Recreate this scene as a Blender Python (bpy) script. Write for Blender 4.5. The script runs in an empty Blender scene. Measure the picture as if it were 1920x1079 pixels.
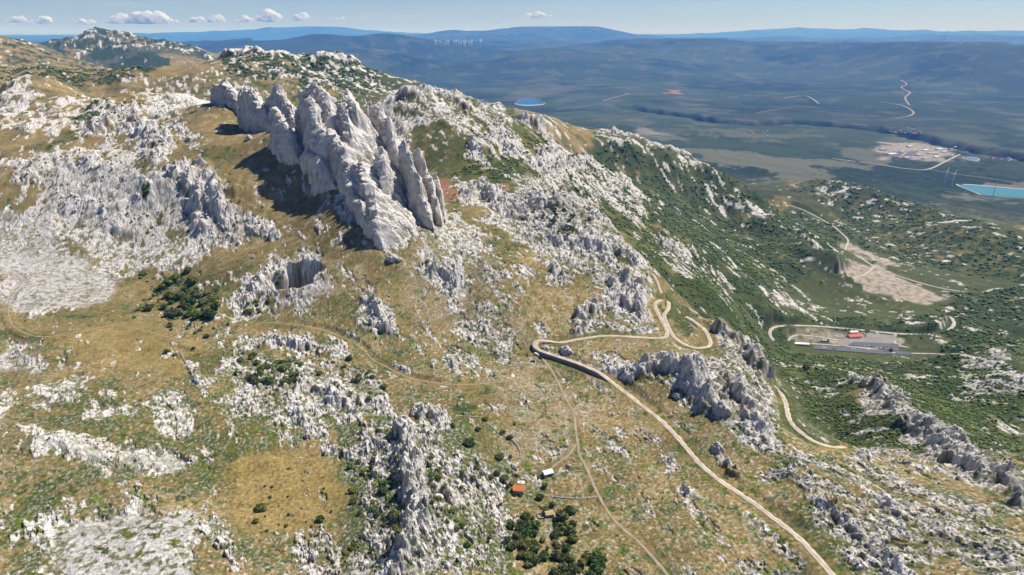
import bpy, math, random
import numpy as np
from mathutils import Vector

QUALITY = 1.0          # mesh fineness of the land, 1.0 for the final picture
SC = bpy.context.scene
COL = SC.collection
R = math.radians

# ------------------------------------------------------------------ camera
F = 1297.0             # focal length in photo pixels (photo 1920 x 1079)
PITCH = math.atan((539.5 - 62.0) / F)
CZ = 1000.0            # camera height, the hut's field lies 300 m lower
cd = bpy.data.cameras.new('camera'); cam = bpy.data.objects.new('camera', cd); COL.objects.link(cam)
cam.location = (0, 0, CZ); cam.rotation_euler = (math.pi / 2 - PITCH, 0, 0)
cd.sensor_width = 36; cd.lens = F / 1920 * 36; cd.clip_start = 1; cd.clip_end = 400000
SC.camera = cam

# ------------------------------------------------------------------ sky, sun, exposure
SUN_EL, SUN_X, SUN_Y = R(52), 0.84, 0.54
w = bpy.data.worlds.new("World"); SC.world = w; w.use_nodes = True
nt = w.node_tree; nt.nodes.clear()
sky = nt.nodes.new('ShaderNodeTexSky'); sky.sky_type = 'NISHITA'; sky.sun_disc = False
sky.sun_elevation = SUN_EL; sky.sun_rotation = math.atan2(SUN_X, SUN_Y)
sky.altitude = 1200; sky.air_density = 1.0; sky.dust_density = 0.1; sky.ozone_density = 4.0
bg = nt.nodes.new('ShaderNodeBackground'); bg.inputs['Strength'].default_value = 0.053
wo = nt.nodes.new('ShaderNodeOutputWorld')
tc = nt.nodes.new('ShaderNodeTexCoord'); mp = nt.nodes.new('ShaderNodeMapping'); mp.inputs['Scale'].default_value = (3.0, 3.0, 42.0); nt.links.new(tc.outputs['Generated'], mp.inputs[0])
nz_ = nt.nodes.new('ShaderNodeTexNoise'); nz_.inputs['Scale'].default_value = 1.6; nz_.inputs['Detail'].default_value = 7; nz_.inputs['Roughness'].default_value = .6; nt.links.new(mp.outputs[0], nz_.inputs['Vector'])
r1 = nt.nodes.new('ShaderNodeMapRange'); r1.inputs['From Min'].default_value = .48; r1.inputs['From Max'].default_value = .72; r1.inputs['To Max'].default_value = .55; nt.links.new(nz_.outputs[0], r1.inputs['Value'])
sx_ = nt.nodes.new('ShaderNodeSeparateXYZ'); nt.links.new(tc.outputs['Generated'], sx_.inputs[0])
r2 = nt.nodes.new('ShaderNodeMapRange'); r2.inputs['From Min'].default_value = .10; r2.inputs['From Max'].default_value = .0; nt.links.new(sx_.outputs['Z'], r2.inputs['Value'])
mu = nt.nodes.new('ShaderNodeMath'); mu.operation = 'MULTIPLY'; nt.links.new(r1.outputs[0], mu.inputs[0]); nt.links.new(r2.outputs[0], mu.inputs[1])
mc = nt.nodes.new('ShaderNodeMix'); mc.data_type = 'RGBA'; nt.links.new(mu.outputs[0], mc.inputs['Factor']); tn = nt.nodes.new('ShaderNodeMix'); tn.data_type = 'RGBA'; tn.blend_type = 'MULTIPLY'; tn.inputs['Factor'].default_value = 1; nt.links.new(sky.outputs[0], tn.inputs['A']); tn.inputs['B'].default_value = (.90, .98, 1.20, 1); nt.links.new(tn.outputs['Result'], mc.inputs['A']); mc.inputs['B'].default_value = (7.2, 8.2, 9.4, 1)
nt.links.new(mc.outputs['Result'], bg.inputs[0]); nt.links.new(bg.outputs[0], wo.inputs[0])
sl = bpy.data.lights.new('sun', 'SUN'); so = bpy.data.objects.new('sun', sl); COL.objects.link(so)
sl.energy = 5.0; sl.angle = R(0.53); sl.color = (1.0, 0.945, 0.86)
hn = math.hypot(SUN_X, SUN_Y)
sv = Vector((SUN_X / hn * math.cos(SUN_EL), SUN_Y / hn * math.cos(SUN_EL), math.sin(SUN_EL)))
so.rotation_euler = sv.to_track_quat('Z', 'Y').to_euler(); so.location = (0, 0, 3000)
vs = SC.view_settings; vs.view_transform = 'Standard'; vs.look = 'None'; vs.exposure = 0.50; vs.gamma = 1
SC.cycles.max_bounces = 4; SC.cycles.diffuse_bounces = 2; SC.cycles.volume_bounces = 1
SC.cycles.use_denoising = True; SC.cycles.transparent_max_bounces = 40

HAZE, HAZEC = 3.3e-5, (.09, .32, 1.0, 1)
# ------------------------------------------------------------------ noise
rng = np.random.RandomState(7)
PERM = rng.permutation(4096).astype(np.int32)
GA = rng.rand(4096) * 2 * np.pi
GX, GY = np.cos(GA).astype(np.float32), np.sin(GA).astype(np.float32)

def pn(x, y, seed=0):
    xi = np.floor(x); yi = np.floor(y)
    fx = (x - xi).astype(np.float32); fy = (y - yi).astype(np.float32)
    xi = xi.astype(np.int64); yi = yi.astype(np.int64)
    u = fx * fx * fx * (fx * (fx * 6 - 15) + 10); v = fy * fy * fy * (fy * (fy * 6 - 15) + 10)
    def g(ix, iy, dx, dy):
        h = PERM[(PERM[(ix + seed * 57) & 4095] + iy) & 4095]
        return GX[h] * dx + GY[h] * dy
    a = g(xi, yi, fx, fy); b = g(xi + 1, yi, fx - 1, fy)
    c = g(xi, yi + 1, fx, fy - 1); d = g(xi + 1, yi + 1, fx - 1, fy - 1)
    return ((a + (b - a) * u) * (1 - v) + (c + (d - c) * u) * v) * 1.5

def fbm(x, y, lam, octs, seed=0, gain=0.5, res=None):
    """sum of octaves; res = local mesh spacing, octaves finer than it are faded out"""
    s = np.zeros(np.shape(x), np.float32); a = 1.0
    for o in range(octs):
        l = lam / 2 ** o
        n = pn(x / l, y / l, seed + o * 3)
        if res is not None: n = n * np.clip(l / (res * 2.0) - 0.6, 0, 1)
        s += a * n; a *= gain
    return s

def worley(x, y, seed=0):
    xi = np.floor(x).astype(np.int64); yi = np.floor(y).astype(np.int64)
    F1 = np.full(x.shape, 9., np.float32); F2 = F1.copy(); H_ = np.zeros(x.shape, np.int64); DX = np.zeros(x.shape, np.float32); DY = DX.copy()
    for i in (-1, 0, 1):
        for j in (-1, 0, 1):
            h = PERM[(PERM[(xi + i + seed * 31) & 4095] + yi + j) & 4095]
            dx = (xi + i + (h & 63) / 64.0 - x).astype(np.float32); dy = (yi + j + (h >> 6) / 64.0 - y).astype(np.float32)
            d = np.sqrt(dx * dx + dy * dy); b = d < F1
            F2 = np.where(b, F1, np.minimum(F2, d)); F1 = np.where(b, d, F1); H_ = np.where(b, h, H_); DX = np.where(b, dx, DX); DY = np.where(b, dy, DY)
    return F1, F2, H_, DX, DY

def facets(x, y, seed, crack=.9):
    """broken blocks: every cell has its own level and tilt, with a crack around it"""
    F1, F2, h, dx, dy = worley(x, y, seed)
    g = PERM[h & 4095]
    return (h / 4096.0 - .45) * .9 - dx * ((g & 63) / 32.0 - 1) * .75 - dy * ((g >> 6) / 32.0 - 1) * .75 - crack * .45 * (1 - np.clip((F2 - F1) / .22, 0, 1))

def sstep(a, b, x):
    t = np.clip((x - a) / (b - a), 0, 1); return t * t * (3 - 2 * t)

# ------------------------------------------------------------------ pixels of the survey photo <-> directions
cp, sp = math.cos(PITCH), math.sin(PITCH)
def ray(px, py):
    dx = px - 960.0; dyy = py - 539.5
    return np.array([dx, F * cp - dyy * sp, -F * sp - dyy * cp])
def az_of(px, py):
    d = ray(px, py); return math.atan2(d[0], d[1])

# base heights, survey points:  (px, py, height relative to camera)
H = [
# left edge
(-150,1079,-282),(-150,800,-280),(-150,600,-272),(-150,400,-235),(-150,165,-112),
(0,1079,-285),(0,950,-290),(0,800,-285),(0,700,-283),(0,600,-275),(0,500,-262),(0,400,-235),(0,300,-186),(0,230,-152),(0,165,-110),
(150,1079,-285),(150,950,-292),(150,850,-285),(150,750,-284),(150,650,-281),(150,600,-277),(150,500,-265),(150,400,-232),(150,330,-195),(150,270,-170),(150,230,-158),(150,190,-140),(130,167,-124),
(300,1079,-290),(300,1000,-290),(300,900,-292),(300,800,-288),(300,700,-285),(300,620,-283),(300,560,-282),(300,500,-262),(300,450,-246),(300,400,-225),(300,340,-190),(300,280,-165),(300,235,-146),(260,200,-132),(270,180,-125),(340,190,-126),
(450,1079,-295),(450,950,-298),(450,880,-298),(450,800,-290),(450,700,-286),(450,600,-280),(450,550,-270),(450,500,-255),(450,450,-240),(450,400,-216),(450,350,-190),(450,300,-167),(450,250,-145),(430,203,-118),
(600,1079,-297),(600,950,-300),(600,850,-300),(600,780,-293),(600,700,-290),(600,650,-288),(620,600,-278),(640,550,-262),(620,500,-246),(600,450,-229),(600,400,-209),(590,350,-189),(550,300,-163),(520,250,-138),
(700,1079,-292),(700,950,-292),(700,850,-296),(700,750,-292),(700,700,-290),(700,650,-285),(700,600,-276),(700,550,-262),(700,500,-245),(690,455,-226),
(850,1079,-284),(850,950,-286),(850,850,-288),(850,790,-294),(850,750,-292),(850,700,-289),(850,650,-286),(850,600,-278),(850,550,-265),(850,500,-249),(850,450,-233),(850,400,-222),(850,350,-213),(860,325,-211),(855,300,-200),(850,250,-168),(850,200,-140),(850,186,-128),(760,188,-128),
(960,1079,-297),(960,1000,-298),(960,950,-300),(960,900,-300),(960,850,-298),(960,800,-296),(960,750,-294),(960,700,-292),(960,650,-288),(960,600,-277),(960,550,-264),(960,500,-250),(960,450,-240),(950,400,-226),(930,370,-217),(920,350,-214),(930,310,-205),(930,270,-185),(920,235,-168),(910,205,-150),
(1000,225,-235),(1040,245,-262),(1130,255,-330),(1200,265,-350),(1290,300,-400),(1370,345,-470),(1200,305,-378),(1050,270,-300),
(1080,296,-260),(1150,330,-295),(1200,375,-340),(990,318,-222),(1100,350,-285),(1260,425,-400),(1310,480,-430),(1010,345,-235),
(1080,382,-225),(1150,430,-245),(1210,490,-262),(1232,540,-275),(1252,575,-284),(1000,400,-228),
(1050,450,-243),(1100,520,-262),(1100,560,-272),(1100,600,-280),(1050,640,-288),
(1050,1079,-300),(1050,950,-302),(1050,850,-300),(1050,750,-297),(1050,700,-294),
(1150,1079,-302),(1150,950,-303),(1150,850,-302),(1150,750,-298),(1150,720,-294),(1150,690,-288),(1150,650,-285),
(1250,635,-287),(1330,652,-294),(1285,598,-303),(1345,600,-295),(1440,690,-301),
(1345,555,-405),(1418,645,-515),(1440,685,-480),(1400,600,-480),(1432,615,-545),(1300,520,-395),
(1300,1079,-302),(1300,1000,-302),(1300,900,-302),(1300,850,-302),(1300,800,-300),(1300,750,-294),(1300,715,-283),(1300,690,-286),
(1450,1079,-303),(1450,1000,-301),(1450,900,-300),(1440,850,-296),(1430,820,-293),(1440,775,-292),(1440,735,-297),
(1472,735,-382),(1482,790,-376),(1520,825,-370),(1640,841,-362),(1500,760,-392),
(1550,1079,-295),(1550,1000,-295),(1550,930,-293),(1550,880,-295),(1540,862,-299),
(1560,800,-388),(1550,750,-412),(1550,700,-446),(1540,678,-520),
(1500,650,-565),(1560,655,-567),(1650,660,-570),(1450,640,-560),(1500,625,-567),(1600,635,-570),(1700,640,-572),(1750,665,-570),(1600,600,-578),(1600,570,-600),(1500,560,-590),(1480,600,-560),(1700,600,-584),
(1600,732,-397),(1650,740,-380),(1700,772,-352),(1800,842,-325),(1900,902,-310),(2050,960,-300),
(1700,860,-328),(1650,905,-304),(1800,950,-300),(1900,1000,-294),(1700,1050,-290),(1900,1079,-285),(2050,1079,-280),
(1760,745,-445),(1850,780,-432),(1910,840,-402),(1850,700,-462),(1910,740,-440),(1800,655,-558),(1900,650,-552),(1900,550,-605),(1800,550,-600),(2050,700,-450),(2050,600,-580),
(1700,540,-592),(1620,490,-600),(1500,480,-560),(1400,500,-500),(1400,430,-565),(1350,400,-532),(1580,440,-642),(1500,400,-650),(1400,380,-650),(1440,350,-705),
(1560,345,-622),(1650,373,-620),(1780,430,-610),(1880,473,-602),(2000,500,-600),(1600,420,-672),(1700,470,-652),(1850,520,-622),
(1600,328,-810),(1750,380,-812),(1900,440,-790),(2050,440,-790),
(1900,370,-850),(2050,370,-850),(1800,360,-850),(1500,300,-830),(1300,280,-765),(1700,300,-850),(1900,300,-850),(1200,235,-820),(1100,225,-820),(980,195,-850),(1000,185,-850),(1300,230,-850),(1500,240,-850),(1800,240,-850),(2050,240,-850),(1100,180,-835),(1400,180,-835),
(1700,180,-830),(2000,180,-830),(900,170,-840),(950,150,-830),(1200,150,-820),(1500,140,-810),(1900,140,-800),(830,150,-840),(800,130,-830),(900,130,-830),(1050,120,-840),
(1300,112,-820),(1500,104,-800),(1700,98,-760),(1900,98,-760),(2050,98,-760),
# left distance
(330,124,-100),(240,150,-160),(280,152,-160),(400,150,-150),(440,112,-85),(430,100,-70),(480,106,-80),(550,110,-87),(650,118,-104),(740,147,-156),(820,176,-212),(600,150,-150),(700,165,-180),(560,140,-125),
(180,150,-200),(100,152,-195),(0,148,-195),(200,143,-270),(-150,145,-190),
(60,88,-100),(0,96,-110),(100,100,-120),(150,125,-180),(-150,90,-100),(180,150,-230),
(250,135,-260),(330,112,-190),
(15,84,-60),(120,75,-60),(160,64,0),(200,59,12),(240,66,-5),(300,80,-80),(350,92,-140),(400,103,-170),
]
# places no ray reaches: (px as direction, distance, height)
A = [
(0,1900,-190),(150,2100,-205),(-150,1900,-200),(300,1800,-185),(450,1400,-150),(450,1750,-195),(250,1900,-190),
(610,950,-142),(660,880,-188),(740,800,-214),(600,1050,-130),(680,950,-190),(760,880,-215),(780,950,-222),(600,1200,-185),(700,1150,-235),(780,1050,-222),(820,980,-219),(500,1250,-150),(560,1450,-240),(700,1350,-190),(660,1800,-260),
(760,1750,-260),(850,1750,-260),(950,1900,-320),(900,3000,-620),(820,3300,-480),(740,3400,-350),(650,3400,-280),(550,3500,-260),(450,3400,-260),(330,3200,-300),(900,5000,-840),(760,6500,-800),(600,6500,-650),
(1000,2700,-560),(1130,3200,-640),(1200,3200,-680),(1300,3000,-720),(1380,2800,-740),
(1080,1750,-380),(1150,1750,-400),(1050,1700,-330),
(1100,1150,-300),(1180,1080,-330),(1240,960,-370),
(60,6200,-260),(200,5800,-330),(160,11000,-250),(300,10000,-400),(450,9000,-520),(600,9000,-780),(0,9000,-300),(0,14000,-500),
(1560,3900,-800),
]
# long-distance ranges: (px, py, distance)
FAR = [
(-150,80,60000),(0,74,60000),(60,72,60000),(280,72,60000),(350,68,60000),(430,70,60000),(500,64,60000),(590,55,60000),(650,60,60000),(720,68,60000),
(400,92,19000),(480,86,19000),(560,82,19000),(620,74,19000),(660,72,19000),(740,82,19000),(820,88,19000),(900,96,19000),
(810,66,42000),(845,59,42000),(920,64,42000),(980,56,42000),(1040,62,42000),(1090,53,40000),(1150,64,40000),(1250,68,45000),
(740,98,16000),(950,100,17000),(1050,98,20000),(1120,92,23000),(1170,82,24000),(1215,79,24000),(1260,86,24000),(1330,95,24000),
(1300,66,75000),(1400,60,75000),(1480,57,75000),(1600,57,75000),(1700,60,75000),(1800,59,75000),(1950,60,75000),(2050,60,75000),
(1500,85,24000),(1560,82,22000),(1640,82,20000),(1720,79,18000),(1800,80,18000),(1900,80,18000),(2050,80,18000),
(1500,78,40000),(1700,74,40000),(1900,74,40000),(1300,78,40000),(1100,74,34000),(900,80,30000),(1000,80,28000),(700,82,30000),(500,80,32000),(300,80,32000),(100,80,32000),
(1400,95,26000),
]
P = []
for px, py, h in H:
    d = ray(px, py)
    if d[2] < 0 and h < 0 or d[2] > 0 and h > 0: t = h / d[2]
    else: t = 7600 / math.hypot(d[0], d[1])
    x, y, z = d * t
    r_ = math.hypot(x, y)
    if h > -5 or (py < 82): t = (7600 if py < 82 and px > 90 else r_) / math.hypot(d[0], d[1]); x, y, z = d * t; r_ = math.hypot(x, y)
    P.append((math.atan2(x, y), math.log(r_), z))
for px, r_, h in A:
    P.append((az_of(px, 300 if r_ < 2500 else 150), math.log(r_), h))
for px, py, r_ in FAR:
    d = ray(px, py); P.append((math.atan2(d[0], d[1]), math.log(r_), d[2] / math.hypot(d[0], d[1]) * r_))
for a_ in np.linspace(-0.9, 0.9, 9):
    P.append((a_, math.log(128000), -150)); P.append((a_, math.log(95000), -350)); P.append((a_, math.log(55000), -560))
    P.append((a_, math.log(115), -288)); P.append((a_, math.log(190), -292))
P = np.array(P)

NA0, NV0 = 480, 940
AZ0, AZ1 = -0.90, 0.90
V0, V1 = math.log(112.0), math.log(128000.0)
ga = np.linspace(AZ0, AZ1, NA0); gv = np.linspace(V0, V1, NV0)

def tps(P, ga, gv):
    X = P[:, :2]; n = len(X)
    def U(d2): return np.where(d2 > 1e-12, d2 * np.log(np.maximum(d2, 1e-12)), 0)
    # heights are interpolated as height / distance: equally smooth near and far
    zz = P[:, 2] / np.exp(P[:, 1])
    D = ((X[:, None] - X[None]) ** 2).sum(-1)
    K = U(D) + np.eye(n) * 2e-4
    Q = np.c_[np.ones(n), X]
    M = np.block([[K, Q], [Q.T, np.zeros((3, 3))]])
    s = np.linalg.solve(M, np.r_[zz, 0, 0, 0])
    out = np.zeros((len(gv), len(ga)))
    for i, v in enumerate(gv):
        d2 = (ga[:, None] - X[None, :, 0]) ** 2 + (v - X[None, :, 1]) ** 2
        out[i] = U(d2) @ s[:n] + s[n] + s[n + 1] * ga + s[n + 2] * v
    return out * np.exp(gv)[:, None]
ZB = tps(P, ga, gv)                # rows: distance, columns: direction; relative to camera

def lerp_grid(G, a, v):
    """sample a coarse grid at any directions a and log-distances v"""
    i = np.clip((v - V0) / (V1 - V0) * (NV0 - 1), 0, NV0 - 1.001); j = np.clip((a - AZ0) / (AZ1 - AZ0) * (NA0 - 1), 0, NA0 - 1.001)
    i0 = i.astype(int); j0 = j.astype(int); fi = i - i0; fj = j - j0
    return (G[i0, j0] * (1 - fj) + G[i0, j0 + 1] * fj) * (1 - fi) + (G[i0 + 1, j0] * (1 - fj) + G[i0 + 1, j0 + 1] * fj) * fi

def hit(px, py, G=None):
    """where the surveyed line of sight meets the land: (direction, log distance)"""
    G = ZB if G is None else G
    d = ray(px, py); a = math.atan2(d[0], d[1]); s = d[2] / math.hypot(d[0], d[1])
    vv = np.linspace(V0, V1, 6000)
    z = lerp_grid(G, np.full(6000, a), vv); rr = np.exp(vv)
    below = z >= s * rr
    k = int(np.argmax(below)) if below.any() else 5999
    if k > 0:
        f0 = s * rr[k - 1] - z[k - 1]; f1 = s * rr[k] - z[k]
        t = f0 / (f0 - f1) if f0 != f1 else 1
        return a, vv[k - 1] + (vv[k] - vv[k - 1]) * min(max(t, 0), 1)
    return a, vv[k]

def world(px, py):
    a, v = hit(px, py); r_ = math.exp(v); return r_ * math.sin(a), r_ * math.cos(a)

def smooth_line(pts, n=10, closed=False):
    p = [np.array(q, float) for q in pts]; out = []
    m = len(p)
    for i in range(m if closed else m - 1):
        g = (lambda k: p[k % m]) if closed else (lambda k: p[min(max(k, 0), m - 1)])
        a, b, c, d = g(i - 1), g(i), g(i + 1), g(i + 2)
        for k in range(n):
            t = k / n
            out.append(0.5 * ((2 * b) + (c - a) * t + (2 * a - 5 * b + 4 * c - d) * t * t + (3 * b - a - 3 * c + d) * t ** 3))
    if not closed: out.append(p[-1])
    return out

# ------------------------------------------------------------------ areas of ground cover
AA, VV = np.meshgrid(ga, gv)
wa = AA + 0.017 * fbm(AA * 1, VV * 1, 0.06, 4, 11); wv = VV + 0.022 * fbm(AA * 1, VV * 1, 0.06, 4, 31)

def poly_mask(pts, feather=8):
    """soft mask of a surveyed outline, laid on the land"""
    q = np.array([hit(x, y) for x, y in pts]); f = feather / F
    m = np.zeros(AA.shape, np.float32)
    j0 = max(0, int((q[:, 0].min() - f - .03 - AZ0) / (AZ1 - AZ0) * (NA0 - 1))); j1 = min(NA0, int((q[:, 0].max() + f + .03 - AZ0) / (AZ1 - AZ0) * (NA0 - 1)) + 2)
    i0 = max(0, int((q[:, 1].min() - f * 2 - .04 - V0) / (V1 - V0) * (NV0 - 1))); i1 = min(NV0, int((q[:, 1].max() + f * 2 + .04 - V0) / (V1 - V0) * (NV0 - 1)) + 2)
    X = wa[i0:i1, j0:j1]; Y = wv[i0:i1, j0:j1]
    ins = np.zeros(X.shape, bool); dm = np.full(X.shape, 1e9)
    for k in range(len(q)):
        x0, y0 = q[k]; x1, y1 = q[(k + 1) % len(q)]
        c = ((y0 > Y) != (y1 > Y)) & (X < (x1 - x0) * (Y - y0) / ((y1 - y0) or 1e-12) + x0)
        ins ^= c
        dx, dy = x1 - x0, y1 - y0; t = np.clip(((X - x0) * dx + (Y - y0) * dy) / (dx * dx + dy * dy + 1e-18), 0, 1)
        dm = np.minimum(dm, (X - x0 - t * dx) ** 2 + (Y - y0 - t * dy) ** 2)
    sd = np.where(ins, 1, -1) * np.sqrt(dm)
    m[i0:i1, j0:j1] = sstep(-f, f, sd)
    return m

def field(items, base=0.0, feather=8):
    g = np.full(AA.shape, base, np.float32)
    for it in items:
        pts, val = it[0], it[1]; fe = it[2] if len(it) > 2 else feather
        m = poly_mask(pts, fe); g = g * (1 - m) + val * m
    return g

VALLEY = [(860,322),(905,300),(1000,262),(1130,250),(1300,296),(1500,378),(1620,420),(1920,470),(2050,500),(2050,960),(1905,905),(1805,845),(1700,775),(1600,735),(1570,790),(1640,836),(1540,838),(1470,800),(1462,760),(1445,690),(1350,600),(1260,540),(1200,470),(1080,380),(960,350)]
ROCK = field([ 
 (VALLEY, .20, 8), ([(548,462),(600,470),(605,525),(560,535),(545,500)], .95, 3), ([(560,235),(620,200),(700,215),(770,270),(835,385),(800,455),(720,470),(690,450),(655,415),(615,345),(565,315),(545,262)], 1.0, 3),
 ([(0,380),(60,300),(120,270),(180,250),(250,215),(300,205),(310,230),(285,290),(330,330),(400,320),(430,380),(440,430),(400,470),(330,505),(250,520),(180,500),(100,470),(0,480)], .68),
 ([(120,320),(230,330),(280,350),(270,420),(330,450),(250,500),(150,450),(60,400)], .84),
 ([(0,360),(110,350),(115,375),(0,395)], .25), ([(170,400),(240,395),(260,430),(190,435)], .3),
 ([(0,480),(100,470),(230,515),(160,580),(0,595)], .62),
 ([(0,160),(60,158),(200,190),(260,228),(200,250),(100,265),(0,250)], .62),
 ([(0,252),(100,262),(210,250),(150,275),(60,300),(0,330)], .30),
 ([(300,340),(360,305),(420,370),(440,420),(400,455),(330,430),(290,390)], 1.0, 4),
 ([(400,440),(450,402),(520,428),(530,450),(470,450),(425,468)], .9, 4),
 ([(210,160),(440,160),(560,190),(420,195),(300,215),(240,190)], .45),
 ([(290,205),(400,185),(430,205),(350,215),(300,230)], .9),
 ([(335,230),(380,268),(360,288),(335,265)], .8),
 ([(0,640),(60,645),(70,690),(0,690)], .7), ([(100,655),(160,680),(150,695),(100,680)], .8),
 ([(60,720),(170,705),(170,745),(240,770),(190,790),(120,780),(60,750)], .75),
 ([(180,725),(240,725),(235,745),(190,742)],.8),([(270,750),(350,730),(365,800),(350,830),(300,800)], .72),
 ([(20,800),(170,815),(350,850),(345,880),(220,900),(80,860)], .80),
 ([(90,990),(60,975),(120,965),(250,955),(350,960),(372,1000),(370,1090),(110,1090),(95,1040)], .90),
 ([(375,960),(480,970),(640,1000),(640,1085),(375,1085)], .42),
 ([(340,660),(360,662),(385,720),(450,640),(520,615),(620,640),(660,680),(720,720),(740,770),(680,790),(600,820),(500,790),(430,775),(380,740)], .66),
 ([(520,720),(600,700),(720,740),(730,765),(620,775),(560,790),(520,760)], .93,5),
 ([(640,830),(690,800),(770,790),(850,800),(870,870),(940,900),(960,960),(920,1090),(655,1090),(680,950),(650,880)], .74),
 ([(740,790),(775,800),(800,900),(790,960),(800,1010),(740,1085),(690,1085),(760,980),(750,870)], .97,5),
 ([(775,770),(840,770),(845,810),(790,815)], .8,5),
 ([(680,540),(720,560),(748,630),(700,632),(668,580)], 1.0, 4),
 ([(500,660),(560,600),(640,610),(670,650),(560,650)], .55),
 ([(455,520),(520,475),(545,490),(520,540),(470,580),(455,560)], .75,4),
 ([(770,450),(850,395),(900,430),(980,470),(1010,530),(950,600),(930,680),(880,640),(830,560),(770,490)], .50),
 ([(790,500),(850,485),(880,560),(820,562)], .97,4), ([(900,590),(960,620),(960,675),(920,680),(895,640)], .65),
 ([(1010,490),(1060,490),(1075,525),(1030,535)], .95,4),
 ([(825,655),(870,640),(900,700),(850,710)], .6),
 ([(850,350),(900,328),(960,366),(1080,378),(1150,425),(1210,490),(1240,545),(1245,628),(1080,632),(1070,600),(1125,560),(1140,530),(1060,510),(1000,470),(930,430),(860,385)], .86),
 ([(690,215),(740,183),(860,184),(960,240),(1000,300),(900,322),(870,262),(760,240)], .66),
 ([(960,335),(1000,308),(1080,293),(1160,325),(1215,380),(1205,430),(1130,385),(1050,355),(980,372)], .70),
 ([(1120,250),(1200,260),(1300,300),(1370,342),(1340,350),(1260,330),(1190,300),(1120,275)], .42),
 ([(970,222),(1030,235),(1080,260),(1050,275),(980,245)], .55),
 ([(1225,445),(1300,470),(1320,535),(1260,510)], .62), ([(1290,360),(1400,400),(1450,440),(1380,430)], .5), ([(1480,455),(1560,480),(1580,520),(1520,510)], .4),
 ([(1300,595),(1380,640),(1440,700),(1462,770),(1460,850),(1400,840),(1300,770),(1170,725),(1160,690),(1250,665),(1340,672),(1350,640)], .82),
 ([(1045,655),(1180,670),(1170,705),(1100,700),(1040,675)], .6),
 ([(1180,690),(1240,710),(1290,780),(1350,800),(1430,850),(1410,880),(1330,850),(1250,770),(1180,730)], .2),
 ([(1590,720),(1660,727),(1720,780),(1800,830),(1900,898),(1930,980),(1830,910),(1740,850),(1690,800),(1625,775)], .93),
 ([(1430,870),(1560,850),(1690,835),(1850,920),(1940,980),(1940,1090),(1600,1090),(1540,960),(1450,905)], .55),
 ([(1500,930),(1560,930),(1640,1000),(1720,1060),(1700,1090),(1640,1085),(1560,990)], .85),
 ([(1560,900),(1620,880),(1760,960),(1900,1040),(1900,1080),(1740,1010),(1600,940)], .66),
 ([(1370,960),(1430,960),(1530,1060),(1500,1075),(1420,1010)], .6), ([(1235,850),(1275,858),(1262,885),(1240,880)], .9,4), ([(1265,920),(1315,915),(1300,950),(1270,960)], .75,4),
 ([(1430,560),(1490,545),(1540,565),(1545,592),(1440,582)], .55), ([(1620,545),(1700,590),(1775,610),(1765,630),(1680,600)], .5), ([(1780,690),(1850,680),(1920,720),(1920,750),(1820,730)], .65), ([(1880,460),(1700,400),(1540,343),(1640,360),(1790,420)], .34), ([(1520,345),(1570,340),(1600,362),(1540,362)], .4),
 ([(420,97),(560,104),(700,128),(810,172),(700,180),(560,152),(440,152),(300,165),(340,125),(400,115)], .43),
 ([(330,120),(400,140),(330,150),(280,140)], .15,4),
 ([(50,82),(120,73),(160,62),(205,55),(340,84),(430,100),(400,112),(260,103),(180,85)], .42,4),
 ([(200,150),(260,140),(300,160),(240,170)], .4), ([(445,850),(500,842),(620,852),(638,900),(636,965),(560,995),(475,985),(432,925)], -.1, 5),
], 0.24)
GREEN = field([ ([(1490,338),(1600,330),(1740,372),(1940,452),(1940,510),(1700,440),(1540,385)], .93, 6), ([(1560,740),(1620,765),(1690,800),(1740,850),(1680,845),(1600,832),(1560,800)], .95, 5),     # share of fresh green among the dry grass
 (VALLEY, .93, 6),
 ([(380,850),(460,840),(640,850),(645,1085),(380,1085)], .45), ([(0,900),(120,880),(100,1085),(0,1085)], .75), ([(350,660),(700,660),(740,790),(640,860),(380,840)], .55),
 ([(640,800),(950,800),(960,1085),(640,1085)], .85), ([(80,750),(380,740),(380,930),(80,900)], .6),
 ([(250,205),(700,230),(800,500),(620,520),(440,480),(440,300)], .08), ([(0,200),(250,195),(280,240),(120,290),(0,330)],.35),
 ([(900,520),(1150,560),(1050,640),(900,620)], .22), ([(1420,860),(1920,860),(1920,1085),(1560,1085)], .55),
 ([(520,540),(780,540),(900,700),(700,700)], .42), ([(1110,760),(1250,780),(1500,1085),(1150,1085)], .38),
 ([(800,300),(1250,380),(1230,520),(1080,480),(860,380)], .8), ([(700,190),(980,190),(1000,300),(860,330),(760,240)], .75),
 ([(560,110),(820,172),(820,185),(560,190)], .8,4), ([(1250,560),(1300,590),(1290,640),(1255,625)], .9,4), ([(1380,660),(1440,740),(1450,800),(1400,760)], .6),
 ([(1280,270),(1420,280),(1560,330),(1500,370),(1400,340)], .30), ([(1540,296),(1900,315),(1940,430),(1790,395),(1690,345),(1560,320)], .35),
 ([(1530,350),(1700,400),(1930,480),(1930,540),(1700,490),(1560,420),(1450,390)], .8), ([(330,140),(560,140),(640,175),(330,190)],.5), ([(0,110),(180,120),(200,150),(0,155)], .5),
], 0.36, 14)
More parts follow.
